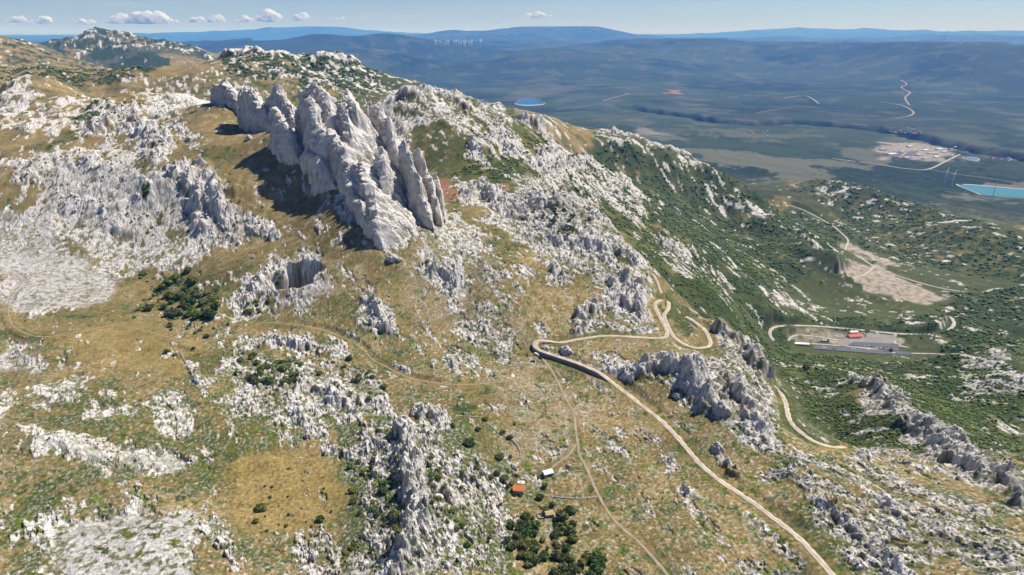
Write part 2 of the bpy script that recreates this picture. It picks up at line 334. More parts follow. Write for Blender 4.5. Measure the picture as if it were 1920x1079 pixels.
WOOD = field([ ([(1500,352),(1600,345),(1740,392),(1940,470),(1940,510),(1700,440),(1540,385)], .42, 8), ([(0,92),(60,80),(200,56),(430,98),(400,114),(260,107),(200,97),(100,100)], .74, 4), ([(1560,740),(1620,765),(1690,800),(1740,850),(1680,845),(1600,832),(1560,800)], .85, 5),      # dark woodland and scrub
 ([(860,322),(1000,262),(1130,275),(1300,330),(1500,400),(1600,440),(1550,500),(1460,540),(1440,640),(1350,600),(1260,540),(1200,470),(1080,375),(960,350)], .50),
 ([(1350,560),(1460,620),(1480,680),(1600,720),(1590,800),(1480,740),(1445,680),(1350,600)], .62),
 ([(1480,665),(1600,668),(1800,690),(1920,700),(1920,880),(1800,830),(1720,765),(1590,722),(1560,760),(1640,830),(1540,800),(1490,740)], .80),
 ([(1800,540),(1930,540),(1930,690),(1780,680),(1770,600)], .78),
 ([(1460,660),(1430,640),(1430,600),(1500,590),(1600,600),(1760,600),(1770,650),(1500,605)], .6),
 ([(1540,380),(1700,420),(1930,490),(1930,540),(1700,500),(1580,440)], .42),
 ([(860,250),(930,250),(990,310),(940,350),(880,315)], .6), ([(990,360),(1060,370),(1080,420),(1000,440)], .7),
 ([(200,90),(330,110),(310,130),(260,150),(180,148),(110,110),(60,85),(120,80)], .97,4), ([(200,60),(240,66),(280,90),(230,85)], .5,4),
 ([(210,140),(290,132),(300,165),(220,160)], .5),([(430,105),(560,108),(700,128),(820,173),(700,185),(560,160),(420,150)], .62), ([(0,84),(100,88),(200,125),(260,152),(0,155)], .50),
 ([(180,200),(270,215),(230,240),(140,245)], .6),
 ([(500,670),(560,680),(570,715),(520,735),(480,700)], .8), ([(260,352),(298,352),(296,385),(262,388)], .95,4), ([(395,335),(420,338),(430,352),(400,355)], .9,4),
 ([(1120,250),(900,180),(960,200),(1100,215),(1300,270),(1280,290)], .45), ([(1310,215),(1700,260),(1920,300),(1920,320),(1700,280),(1480,245),(1310,235)], .9,4),
 ([(960,200),(1300,215),(1500,245),(1700,270),(1640,290),(1500,270),(1300,260),(1100,230)], .30),
 ([(1000,90),(2050,80),(2050,240),(1700,235),(1400,200),(1000,170)], .62), ([(700,76),(1000,80),(1000,150),(800,130)], .6), ([(1540,345),(1480,365),(1500,380),(1560,370)],.3),
 ([(270,520),(340,505),(410,560),(410,610),(330,612),(260,585)], .55,5),
], 0.0, 10)
DIRT = field([
 ([(1560,505),(1640,498),(1700,530),(1765,560),(1750,575),(1690,565),(1600,540),(1572,525)], .9,3),
 ([(1590,462),(1610,458),(1660,495),(1640,505),(1600,480)], .8,3),
 ([(1560,624),(1650,628),(1690,640),(1680,655),(1600,650),(1545,640)], .8,3),([(1490,625),(1560,622),(1560,640),(1500,645)], .5,3),
 ([(1635,285),(1660,265),(1720,272),(1800,280),(1795,295),(1740,305),(1660,300)], .75,3),
 ([(1020,690),(960,680),(975,655),(1005,668),(1040,690)], .6,4), ([(1060,740),(1120,745),(1110,790),(1060,770)], .45,8),
 ([(0,490),(40,490),(40,520),(0,520)], .5,5), ([(510,565),(545,505),(590,480),(605,500),(590,560),(530,580)], .7,5),
 ([(880,700),(1000,690),(1080,760),(1070,860),(960,900),(940,820),(960,760)], .22,16),
 ([(700,140),(1000,150),(1100,170),(960,190),(860,180)], .12,6), ([(960,215),(1200,240),(1280,255),(1200,255),(1050,235)], .45,4),
 ([(770,420),(900,440),(960,580),(1000,640),(900,650),(760,560)], .25,20),
], 0.0)
GOLD = field([      # yellow meadows
 ([(435,850),(500,840),(620,850),(640,900),(640,960),(560,1010),(470,990),(425,930)], .85,26),
 ([(120,620),(250,605),(400,640),(330,700),(150,680)], .6), ([(860,720),(960,720),(975,860),(900,850)], .35),
 ([(100,200),(150,195),(160,215),(110,225)], .6), ([(200,200),(260,180),(300,182),(280,200),(230,212)], .7,4), ([(1475,675),(1545,690),(1540,700),(1490,700)], 1.0,3),
 ([(1430,380),(1480,375),(1470,392),(1430,388)], 1.0,3), ([(1840,590),(1920,600),(1920,640),(1850,620)], .7,4), ([(1895,650),(1920,650),(1920,662),(1895,660)], .8,3),
 ([(1095,590),(1180,585),(1190,555),(1120,555)], .3),([(1500,930),(1700,900),(1800,960),(1600,990)], .35),
 ([(1640,860),(1740,870),(1790,910),(1700,900)], .6),([(150,100),(0,115),(0,135),(150,140)], .3),([(330,122),(400,140),(330,155),(250,150)], .6,4),
], 0.0, 10)
RED = field([([(822,330),(858,326),(850,372),(838,378),(824,352)], 1,3), ([(905,346),(940,345),(948,356),(915,362)], 1,3), ([(1238,172),(1268,172),(1265,178),(1240,178)], 1,2)], 0.0)

# ------------------------------------------------------------------ fine land mesh (directions x distances), one sheet to the horizon
NA = int(1560 * QUALITY)
va = np.linspace(AZ0 + .02, AZ1 - .02, NA)
steps = []
v = V0 + .02
while v < V1 - .01:
    r_ = math.exp(v)
    steps.append(v)
    if r_ < 1300: dv = .0024
    elif r_ < 3500: dv = .0036
    elif r_ < 12000: dv = .006
    else: dv = .006
    v += dv / QUALITY
vr = np.array(steps); NV = len(vr)
print('land', NA, NV)
def up(G, cubic=False):
    def res1(G, t):          # resample along axis 0
        n = G.shape[0]; i = np.clip(t, 0, n - 1.001); k = i.astype(int); f = (i - k)[:, None]
        if not cubic: return G[k] * (1 - f) + G[k + 1] * f
        a = G[np.maximum(k - 1, 0)]; b = G[k]; c = G[k + 1]; d = G[np.minimum(k + 2, n - 1)]
        return 0.5 * ((2 * b) + (c - a) * f + (2 * a - 5 * b + 4 * c - d) * f * f + (3 * b - a - 3 * c + d) * f ** 3)
    G = res1(G, (vr - V0) / (V1 - V0) * (NV0 - 1))
    return res1(np.ascontiguousarray(G.T), (va - AZ0) / (AZ1 - AZ0) * (NA0 - 1)).T
ZBF = up(ZB, True)
rock_d = up(ROCK); green_d = up(GREEN); wood_d = up(WOOD); dirt_d = up(DIRT); gold_d = up(GOLD); red_d = up(RED)
RR = np.exp(vr)[:, None] * np.ones(NA)[None]
X = RR * np.sin(va)[None]; Y = RR * np.cos(va)[None]
RES = RR * (0.00125 / QUALITY)
fade = lambda lam: np.clip(lam / (RES * 2.0) - 0.6, 0, 1)

def near_line(pts_xy, width):
    """distance of land vertices to a world line, only evaluated near it; returns (index, distance, nearest point number)"""
    p = np.array(pts_xy)
    m = (X > p[:, 0].min() - width) & (X < p[:, 0].max() + width) & (Y > p[:, 1].min() - width) & (Y < p[:, 1].max() + width)
    idx = np.nonzero(m.ravel())[0]
    if len(idx) == 0: return idx, np.zeros(0), np.zeros(0, int)
    xs = X.ravel()[idx]; ys = Y.ravel()[idx]
    dist = np.full(len(idx), 1e9); kk = np.zeros(len(idx), int); tt = np.zeros(len(idx))
    for k in range(len(p) - 1):
        x0, y0 = p[k]; dx, dy = p[k + 1] - p[k]
        t = np.clip(((xs - x0) * dx + (ys - y0) * dy) / (dx * dx + dy * dy + 1e-9), 0, 1)
        d = np.hypot(xs - x0 - t * dx, ys - y0 - t * dy); b = d < dist
        dist[b] = d[b]; kk[b] = k; tt[b] = t[b]
    s = dist < width
    return idx[s], dist[s], (kk + tt)[s]

# strike of the limestone beds: from the great crags towards the lower end of the road
ST = math.atan2(-190, 104); cs, sn = math.cos(ST), math.sin(ST)
US = X * cs + Y * sn; UT = -X * sn + Y * cs         # along and across the beds

# ---- outcrop ridges: (surveyed line, half width m, height m)
RIDGES = [
 ([(318,335),(345,322),(372,345),(400,385),(425,415)], 26, 15), ([(430,452),(460,425),(500,438),(522,445)], 11, 6),
 ([(180,255),(240,235),(290,262),(300,300)], 26, 10), ([(60,330),(130,300),(210,330)], 30, 6), ([(120,370),(200,400),(300,430)], 26, 5),
 ([(755,805),(768,850),(765,890),(775,940),(785,1000),(745,1060)], 10, 11), ([(800,900),(850,930)], 8, 4), ([(620,850),(670,845),(700,835)], 7, 5),
 ([(688,548),(705,575),(725,610),(735,628)], 10, 9), ([(700,590),(705,620)], 6, 5),
 ([(800,505),(835,500),(862,545)], 12, 9), ([(1022,495),(1045,510),(1062,525)], 10, 8),
 ([(930,655),(948,668)], 7, 6), ([(905,600),(925,625)], 7, 4),([(850,670),(858,700)], 6, 4),
 ([(865,375),(905,352),(940,385),(1000,410)], 18, 13), ([(970,372),(1040,385),(1080,378),(1130,420)], 22, 12), ([(1030,450),(1100,460),(1160,470),(1200,490)], 18, 10),
 ([(1140,520),(1180,535),(1215,560)], 15, 12), ([(1082,600),(1120,575),(1170,560),(1215,595)], 14, 11), ([(1070,640),(1085,620),(1100,612)], 6, 7),
 ([(720,200),(780,187),(850,190),(900,225),(950,262)], 32, 10), ([(880,290),(930,270),(980,300)], 24, 10), ([(1000,320),(1080,300),(1150,330),(1200,378)], 24, 9),
 ([(1125,255),(1200,268),(1290,305)], 24, 7), ([(980,225),(1030,240)], 20, 10),
 ([(1190,700),(1250,690),(1290,700),(1320,740),(1350,770)], 15, 14), ([(1310,610),(1360,630),(1410,670),(1440,715)], 13, 13), ([(1360,700),(1400,750),(1430,810)], 11, 10), ([(1285,715),(1320,715)], 8, 6), ([(1345,775),(1360,790)], 7, 6),
 ([(1395,780),(1410,820)], 7, 5), ([(1345,850),(1370,880),(1390,900)], 6, 5),
 ([(1595,728),(1650,735),(1690,770)], 15, 12), ([(1700,782),(1760,815),(1800,845)], 15, 13), ([(1780,850),(1850,885),(1910,915)], 15, 13), ([(1900,925),(1960,960)], 14, 12),
 ([(1520,938),(1560,950),(1600,990),(1650,1030),(1700,1070)], 6, 6), ([(1450,880),(1500,900),(1540,930)], 6, 3.5), ([(1600,860),(1680,850)], 7, 4), ([(1620,920),(1720,980),(1820,1020),(1900,1060)], 8, 4),
 ([(1240,862),(1262,872)], 6, 4), ([(1275,925),(1298,930)], 5, 3.5),
 ([(345,670),(365,700),(385,735)], 5, 4), ([(450,660),(520,640),(560,650),(640,670)], 10, 5), ([(530,740),(580,720),(640,750),(700,755)], 11, 7), ([(560,770),(580,800)], 5, 5), ([(480,700),(510,730)], 7, 5),
 ([(785,780),(810,785),(835,800)], 7, 6), ([(100,825),(200,850),(330,860)], 12, 3), ([(470,555),(500,510),(535,485)], 8, 6), ([(130,990),(240,965)], 10, 2.5),
 ([(1505,472),(1560,500)], 16, 7), ([(1240,460),(1290,500)], 18, 10),
 ([(435,100),(480,106),(550,110),(650,118),(700,130)], 60, 16), ([(150,68),(200,62),(235,68)], 100, 18), ([(340,92),(300,82),(240,76)], 90, 20), ([(60,86),(140,78)], 100, 16),
]
ridge_h = np.zeros(NA * NV, np.float32); ridge_m = np.zeros(NA * NV, np.float32)
for pts, hw, hh in RIDGES:
    wp = [world(*q) for q in smooth_line(pts, 6)]
    idx, d, k = near_line(wp, hw * 2.0)
    if not len(idx): continue
    xs = X.ravel()[idx]; ys = Y.ravel()[idx]
    d2 = d + hw * .55 * pn(xs / hw, ys / hw, 5) + hw * .35 * pn(xs / hw * 2.7, ys / hw * 2.7, 9)
    prof = sstep(1.15, 0.15, d2 / hw)
    ends = sstep(-.1, 3.0, k + 1) * sstep(-.1, 4.0, len(wp) - k)
    tall = 0.7 + 0.6 * pn(xs / hw * 1.3, ys / hw * 1.3, 14)
    ridge_h[idx] = np.maximum(ridge_h[idx], hh * prof * np.clip(tall, .2, 1.5) * ends); ridge_m[idx] = np.maximum(ridge_m[idx], prof)
ridge_h = ridge_h.reshape(X.shape); ridge_m = ridge_m.reshape(X.shape)
rock_d = np.maximum(rock_d, ridge_m * 0.95 * (RR < 5000))

HILLS = [([(1330,380),(1400,410),(1470,450),(1540,490),(1580,520)], 100, 34), ([(1570,350),(1700,402),(1850,462)], 170, 12),
 ([(1180,290),(1290,330),(1400,380)], 110, 25), ([(1300,480),(1380,530),(1420,580)], 60, 14), ([(1480,700),(1560,720),(1600,760)], 40, 8), ([(1780,690),(1850,682),(1930,720)], 60, 16), ([(1800,500),(1900,520)], 90, 14), ([(620,74),(700,76),(790,86)], 1500, 160), ([(1150,84),(1215,80),(1290,88)], 1500, 120)]
hill_h = np.zeros(NA * NV, np.float32)
for pts, hw, hh in HILLS:
    wp = [world(*q) for q in smooth_line(pts, 6)]; idx, d, k = near_line(wp, hw * 2.2)
    if len(idx):
        xs = X.ravel()[idx]; ys = Y.ravel()[idx]
        hill_h[idx] = np.maximum(hill_h[idx], hh * np.exp(-(d / hw) ** 2 * 1.6) * (1 + .5 * pn(xs / hw, ys / hw, 77)))
hill_h = hill_h.reshape(X.shape)

# ---- where rock breaks through
nz = fbm(US / 1.9, UT, 90, 3, 2, .6, RES) * .30 + fbm(US / 2.2, UT, 20, 5, 8, .85, RES) * .50
rock = sstep(-.03, .09, (rock_d - .52) * 1.25 + nz)
stones = .0 + sstep(.45, .55, fbm(X, Y, 3.0, 2, 44, .5, RES) + (rock_d - .3) * .25 - gold_d * .5) * np.clip(1.2 - RR / 1100, 0, 1)
rock *= 1 - sstep(3000, 4000, RR) * (np.arctan2(X, Y) > -.2); rock_h = rock.copy(); rock = np.maximum(rock, stones * .6)

# ---- flat ground under roads and yards
ROADS = {}
def road_line(name, pts, width, n=9, lift=.0):
    wp = [world(*q) for q in smooth_line(pts, n)]
    ROADS[name] = (np.array(wp), width, lift)
road_line('lower', [(1585,1100),(1560,1077),(1500,1012),(1450,972),(1400,935),(1350,902),(1310,868),(1275,826),(1240,790),(1205,762),(1170,735),(1140,713),(1090,690),(1040,673),(1010,662),(1002,652),(1012,643),(1050,643),(1095,635),(1140,630),(1200,633),(1243,634),(1251,624),(1243,605),(1232,585),(1228,570),(1240,563),(1252,566),(1253,578),(1245,592),(1250,608),(1262,630),(1280,645),(1305,653),(1328,650),(1332,642),(1322,620),(1300,602),(1285,594)], 5.2)
road_line('ledge', [(1240,552),(1233,530),(1222,512),(1210,508)], 4)
road_line('slope', [(1450,722),(1462,735),(1472,755),(1482,790),(1502,812),(1530,830),(1560,838),(1585,839)], 5)
road_line('track', [(1015,670),(1040,705),(1060,748),(1076,775),(1078,800),(1083,830),(1086,852),(1100,880),(1120,925),(1150,975),(1200,1020),(1245,1070),(1260,1090)], 2.6)
road_line('spur', [(1080,832),(1065,855),(1040,872),(1030,884)], 2.6)
road_line('trail', [(1000,704),(940,716),(860,722),(800,716),(760,706),(700,675),(680,655),(650,636),(600,618),(540,607),(500,605),(465,614),(440,630),(400,640),(360,648)], 2.2)
road_line('footpath', [(560,432),(600,472),(640,500),(690,530),(740,558),(800,590),(850,620)], 1.2)
road_line('west', [(365,650),(300,628),(235,612),(200,612),(90,632),(40,622),(18,600),(18,560),(40,530),(20,510)], 2.4)
road_line('camp', [(1450,640),(1443,625),(1452,614),(1480,611),(1540,613),(1620,620),(1680,626),(1740,628),(1770,624),(1788,610),(1785,598),(1778,594)], 7)
road_line('motorway', [(1520,645),(1600,651),(1690,662),(1760,665),(1800,668)], 10)
road_line('valley', [(1480,385),(1510,396),(1545,415),(1575,435),(1590,452),(1585,470),(1610,482),(1640,500),(1690,520),(1760,540),(1830,550),(1870,542),(1920,545)], 8)
road_line('quarry', [(1640,500),(1615,518),(1570,528)], 7)

road_line('plain_a', [(1800,290),(1775,302),(1740,318),(1700,317),(1640,308),(1560,298)], 14)
road_line('plain_b', [(1740,318),(1800,328),(1860,336),(1930,348)], 12)
road_line('plain_c', [(1680,222),(1705,218),(1712,210),(1690,198),(1650,192)], 22); road_line('plain_d', [(1470,185),(1510,180),(1535,195)], 24)
road_line('plain_f', [(1688,150),(1700,158),(1690,165),(1706,174),(1697,184),(1705,198)], 22); road_line('plain_g', [(1420,212),(1470,205),(1530,209),(1600,216),(1680,222)], 16); road_line('plain_h', [(1090,238),(1180,250),(1260,262),(1330,272)], 12)
road_line('plain_e', [(1130,190),(1150,184),(1180,176)], 24)
road_line('loop_a', [(1478,640),(1484,632),(1500,629),(1530,632),(1560,637),(1580,638)], 4)
road_line('loop_b', [(1680,627),(1674,638),(1685,648),(1705,653)], 6)
road_line('side', [(1722,686),(1750,676),(1790,671)], 5)

FLAT = np.zeros(NA * NV, np.float32); ZR = np.zeros(NA * NV, np.float32)
def base_z(x, y): return lerp_grid(ZB, np.arctan2(x, y), np.log(np.hypot(x, y)))
for nm, (wp, wd, lift) in ROADS.items():
    if nm == 'footpath': continue
    zc = base_z(wp[:, 0], wp[:, 1]); ker = np.ones(7) / 7; zc = np.convolve(np.pad(zc, 3, 'edge'), ker, 'valid')
    idx, d, k = near_line(wp, wd * 2.4 + 3)
    f = sstep(wd * 2.0 + 3, wd * .7 + .5, d)
    zk = np.interp(k, np.arange(len(zc)), zc)
    b = f > FLAT[idx]; FLAT[idx[b]] = f[b]; ZR[idx[b]] = zk[b]
FLAT = FLAT.reshape(X.shape); ZR = ZR.reshape(X.shape)
YARD = up(field([([(1500,640),(1560,622),(1690,630),(1720,668),(1600,672),(1480,655)], 1,4), ([(1560,505),(1640,498),(1700,530),(1770,560),(1690,570),(1600,540)], 1,4), ([(1790,345),(1930,350),(1930,385),(1880,385),(1800,360)],1,4),
   ([(950,895),(1000,895),(1000,935),(950,935)],1,4), ([(1015,880),(1050,880),(1050,905),(1010,905)],1,4), ([(1015,955),(1045,955),(1045,975),(1010,975)],1,4), ([(962,186),(1030,184),(1030,200),(960,200)],1,3), ([(970,655),(1010,650),(1020,680),(980,690)],1,4)], 0.0))
calm = (1 - FLAT) * (1 - YARD)
rock *= 1 - sstep(.3, .9, FLAT); rock *= 1 - YARD; rock_h *= 1 - sstep(.3, .9, FLAT)

# ---- relief
Z = ZBF.copy()
far = sstep(2500, 7000, RR)
near = 1 - far
# rolling country
Z += calm * near * (fbm(X, Y, 170, 3, 21, .5, RES) * (1.6 + 5.0 * np.clip(rock_d, 0, 1) + 9 * wood_d))
mid = sstep(900, 1600, RR) * (1 - sstep(5000, 12000, RR))
rdg = lambda lam, s, ax=1.6: (1 - 2.2 * np.abs(pn(US / lam / ax, UT / lam, s))) * fade(lam)
Z += calm * mid * (rdg(240, 61) * 13 + rdg(110, 62) * 7 + rdg(50, 63) * 3.5) * (.25 + rock_d)
plain = sstep(3200, 6500, RR)
hill = fbm(X, Y, 5200, 5, 71, .5, RES)
canyon = 0
Z += plain * (hill * 42 + fbm(X, Y, 1100, 4, 73, .5, RES) * 16) * sstep(3000, 12000, RR) * (1 + sstep(9000, 25000, RR) * 1.4)
Z += sstep(6000, 7500, RR) * sstep(R(-13), R(-20), np.arctan2(X, Y)) * sstep(14000, 9500, RR) * ((.5 - 2 * np.abs(pn(X / 900, Y / 900, 81))) * 40 + (.5 - 2 * np.abs(pn(X / 380, Y / 380, 82))) * 30 + (.5 - 2 * np.abs(pn(X / 160, Y / 160, 83))) * 20 - 18)
Z += sstep(30000, 45000, RR) * ((.5 - 2 * np.abs(pn(X / 6000, Y / 6000, 91))) * 100 + pn(X / 2400, Y / 2400, 92) * 60 - 40)
AZF = np.arctan2(X, Y)
def soft_cap(z, cap, w_): return np.where(z > cap - w_, cap - w_ + w_ * np.tanh((z - cap + w_) / w_), z)
Z = np.where((RR > 9000) & (RR < 26000) & (AZF > -.34), soft_cap(Z, -RR * .0095, 60.), Z)
Z = np.where((RR > 9000) & (RR < 26000) & (AZF <= -.34), soft_cap(Z, -RR * .002, 60.), Z)
for px_, D_, hw_, hh_ in ((590,60000,5000,330),(660,60000,4000,220),(500,60000,5000,180),(430,62000,4000,160),(845,42000,2600,230),(980,42000,3600,260),(1090,40000,2200,380),(1130,41000,3000,160),(1480,75000,9000,250),(1700,76000,9000,200),(300,60000,5000,150)):
    a_ = az_of(px_, 62); x_, y_ = D_ * math.sin(a_), D_ * math.cos(a_); dd_ = np.hypot(X - x_, (Y - y_) * .6)
    Z = Z + np.where(RR > 26000, hh_ * .30 * np.exp(-(dd_ / hw_) ** 2) + hh_ * .22 * np.exp(-(dd_ / hw_ / .45) ** 2), 0)
Z = np.where(RR >= 26000, soft_cap(Z, RR * .0078 + 20, 110.), Z)
Z += hill_h * calm
# canyon of the river
cw = [world(*q) for q in smooth_line([(1180,200),(1250,212),(1310,222),(1340,228),(1400,232),(1480,230),(1560,235),(1640,243),(1700,252),(1780,270),(1850,284),(1930,296),(2030,310)], 6)]
idx, d, k = near_line(cw, 420)
cd_ = np.zeros(NA * NV, np.float32); cd_[idx] = sstep(190, 60, d + 60 * pn(X.ravel()[idx] / 150, Y.ravel()[idx] / 150, 3)); cd_ = cd_.reshape(X.shape)
Z -= cd_ * 95
# limestone
amp = np.zeros_like(Z)
for lam, s, g in ((30, 1, .06), (14, 2, .12), (7.5, 3, .18), (4.2, 4, .15), (2.3, 5, .13)):
    ax = 2.3 if lam > 5 else 1.5
    wx = US / lam / ax + .35 * pn(US / lam, UT / lam, s + 40); wy = UT / lam + .35 * pn(US / lam + 9, UT / lam, s + 50)
    n = 1 - 2.4 * np.abs(pn(wx, wy, s + 30))
    amp += n * lam * g * fade(lam) * (1 - sstep(2500, 6000, RR))
blk = np.zeros(NA * NV, np.float32)
k_ = np.nonzero(((rock_h > .03) & (RR < 2600)).ravel())[0]
u_, t_, r0_ = US.ravel()[k_], UT.ravel()[k_], RR.ravel()[k_]
w1 = 2.5 * pn(u_ / 9, t_ / 9, 95)
rm_ = ridge_m.ravel()[k_]
for L_, a_, sd in ((26, 2.2 + 2.6 * rm_, 4), (11, 1.6 + .8 * rm_, 1), (5.2, 2.0 - .5 * rm_, 2), (2.6, 1.3 - .4 * rm_, 3)):
    blk[k_] += facets((u_ + w1) / L_ / 1.5, (t_ + w1 * .5) / L_, sd) * a_ * np.clip(L_ / (r0_ * .0025 / QUALITY) - .6, 0, 1)
blk = blk.reshape(X.shape)
amp = amp * .5 + blk + .95
rough = up(field([(([(90,990),(120,965),(350,960),(370,1090),(110,1090)]), .12), ([(0,480),(100,470),(230,515),(160,580),(0,595)], .12), ([(80,260),(260,280),(400,470),(250,520),(60,460)], .36), ([(0,640),(60,700),(180,690),(370,720),(380,900),(200,920),(0,820)], .5), ([(640,800),(940,860),(940,1085),(640,1085)], 1.1), ([(820,240),(1000,240),(1300,300),(1300,520),(1000,470)], 1.15)], .8))
Z += calm * rock_h * np.maximum((amp - 1.75) * rough * 1.0, -1.2) + calm * (rock - rock_h).clip(0, 1) * .35 + calm * ridge_h * (1 + .25 * fbm(X, Y, 9, 2, 66, .5, RES))
Z += calm * (1 - rock) * fbm(X, Y, 6, 2, 17, .5, RES) * .25 * near
# sinkhole
sx, sy = world(572, 500)
dd = np.hypot((X - sx + 8) / 1.25, (Y - sy + 10)) + 6 * pn(X / 14, Y / 14, 4)
Z -= sstep(24, 13, dd) * 34 * calm
sx, sy = world(480, 575)
dd = np.hypot((X - sx) / 1.3, (Y - sy)) + 4 * pn(X / 14, Y / 14, 4)
Z -= sstep(36, 8, dd) * 9
Z = Z * (1 - FLAT) + ZR * FLAT

# ---- slope, for debris and cracks
gz = np.gradient(Z, axis=0) / np.gradient(RR, axis=0); gx = np.gradient(Z, axis=1) / (RR * (va[1] - va[0]))
slope = np.hypot(gz, gx)

# ------------------------------------------------------------------ ground colours (albedo only)
def C(*c): return np.array(c, np.float32)
def mix(a, b, t): return a + (b - a) * t[..., None]
one = np.ones(X.shape + (3,), np.float32)
n1 = fbm(X, Y, 60, 4, 101, .6, RES); n2 = fbm(X, Y, 16, 3, 111, .6, RES); n3 = fbm(X, Y, 5, 2, 121, .6, RES); n4 = fbm(X, Y, 700, 4, 131, .55, RES)
tan = mix(one * C(.238, .176, .074), one * C(.158, .120, .048), np.clip(.5 + n1 * .9 + n3 * .6, 0, 1))
tan = mix(tan, one * C(.30, .23, .13), np.clip(n2 * 1.6 - .1, 0, .8))
grn = mix(one * C(.112, .108, .030), one * C(.055, .072, .02), np.clip(.5 + n2 * 1.5, 0, 1))
grn = mix(grn, one * C(.062, .075, .026), sstep(.68, .92, green_d))
gm = sstep(-.16, .20, (green_d - .5) * 1.0 + n1 * .25 + n2 * .35 + n3 * .25)
col = mix(tan, grn, gm)
col = mix(col, one * C(.265, .19, .062), np.clip(gold_d * (.62 + n2 * .6 + n1 * .3), 0, 1))
AZQ = np.arctan2(X, Y)
olive = mix(one * C(.040, .060, .018), one * C(.026, .042, .014), np.clip(.5 + n2 * 1.4, 0, 1))
wm = sstep(-.12, .12, (wood_d - .5) + n1 * .4 + n2 * .35 + n4 * .12)
col = mix(col, olive, wm)
sp_ = sstep(.34, .5, fbm(X, Y, 500, 3, 201, .6, RES)) * sstep(5000, 7000, RR)
# dry tall-grass and stone country of the plain
dry = sstep(.02, .26, n4 + fbm(X, Y * 1.0, 1600, 5, 151, .62, RES) * .5 - .05 + (.5 - green_d) * .5 - wood_d * .45 + n1 * .3) * sstep(2600, 4200, RR)
plaincol = mix(one * C(.030, .048, .022), one * C(.011, .025, .014), np.clip(.5 + n1 * 1.2 + n4 + fbm(X, Y, 2600, 5, 191, .65, RES) * 1.3, 0, 1))
col = mix(col, plaincol, sstep(2300, 4500, RR) * (1 - sstep(R(-9), R(-12), np.arctan2(X, Y)) * (1 - sstep(7500, 11000, RR))))
col = mix(col, one * C(.042, .062, .032), np.clip(fbm(X, Y, 3800, 5, 211, .62, RES) * 2.4, 0, .9) * sstep(4500, 8000, RR) * (AZQ > -.2))
col = mix(col, one * C(.26, .24, .18), sp_ * .14 * (AZQ > -.25))
col = mix(col, one * C(.145, .142, .092), dry * (.66 - .54 * sstep(4800, 8500, RR)))
dm_ = np.clip(dirt_d * (1.0 + n2 * .8 + n3 * .5), 0, 1)
col = mix(col, mix(one * C(.36, .30, .245), one * C(.28, .24, .20), np.clip(.5 + n3, 0, 1)), dm_)
col = mix(col, one * C(.24, .125, .07), np.clip(red_d * (1.1 + n3 * .4), 0, 1))
col = mix(col, one * C(.30, .115, .05), sstep(sstep(0, 1, 0) + 9, 3, np.hypot(X - world(533, 502)[0], Y - world(533, 502)[1]) + 3 * n3 * 3) * .8)
limest = mix(one * C(.58, .55, .51), one * C(.44, .42, .40), np.clip(.45 + n2 * .8 + n3 * .8, 0, 1))
limest = mix(limest, one * C(.42, .36, .29), np.clip(n1 * 1.0 - .15, 0, .5))
crack = sstep(.55, 1.0, -rdg(5, 77) ) if False else sstep(-.1, -.75, (1 - 2.4 * np.abs(pn(US / 12, UT / 5.2, 33))) * 1.0)
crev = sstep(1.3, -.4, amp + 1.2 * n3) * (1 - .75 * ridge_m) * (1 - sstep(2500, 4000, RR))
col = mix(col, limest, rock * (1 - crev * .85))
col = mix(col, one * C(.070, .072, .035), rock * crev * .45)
# pale scree on the left slope and bottom slab
scree = up(field([([(0,470),(110,470),(230,515),(160,575),(0,590)], .75), ([(120,970),(350,965),(370,1090),(120,1090)], .85), ([(650,1060),(880,1060),(880,1090),(650,1090)], .6), ([(0,395),(70,395),(120,470),(0,480)], .7),([(540,560),(600,500),(640,540),(560,570)], .6), ([(0,640),(70,645),(60,700),(0,690)], .6)], 0.0))
col = mix(col, mix(one * C(.40, .375, .36), one * C(.34, .32, .31), np.clip(.5 + n3, 0, 1)), np.clip(scree * (1.1 + n2 * 1.0 + n3 * .8), 0, 1))
# low cushions of green on stone
cush = sstep(.30, .40, fbm(X, Y / 1.0, 5.5, 2, 141, .5, RES) + up(GREEN) * .10 + n2 * .25 - .02) * np.clip(1.3 - RR / 1300, 0, 1) * np.clip(rock_d * 2, 0, 1) * .9
F1, F2, hc, _, _ = worley(X / 8.5 + .35 * pn(X / 4, Y / 4, 5), Y / 8.5 + .35 * pn(X / 4, Y / 4, 6), 9)
hr_ = (PERM[hc] / 4096.0).astype(np.float32)
dots = sstep(.07, .0, F1 - .12 - .26 * hr_ ** 2) * (hr_ > .35) * (fbm(X, Y, 70, 2, 161) > -.25) * np.clip(1.5 - RR / 900, 0, 1) * (1 - np.clip(gold_d * 2, 0, 1))
col = mix(col, one * C(.085, .10, .028), cush * (1 - ridge_m * .6))
col = mix(col, mix(one * C(.105, .135, .020), one * C(.045, .065, .016), (PERM[(hc + 99) & 4095] / 4096.0).astype(np.float32)), dots * (1 - ridge_m * .7))
col = mix(col, one * C(.022, .038, .022), cd_ * .85)
n5 = fbm(X, Y, 2.4, 2, 171, .7, RES); col = col * (1 + n3[..., None] * .22 + n5[..., None] * .5 + n2[..., None] * .15)
fine = sstep(.30, .5, fbm(X, Y, 2.2, 2, 181, .6, RES) + n2 * .3) * (1 - wm) * (1 - np.clip(gold_d * .9, 0, 1)) * np.clip(1.6 - RR / 900, 0, 1)
col = mix(col, one * C(.40, .365, .32), fine * .42 * (1 - FLAT))
col = np.clip(col, .004, .9)

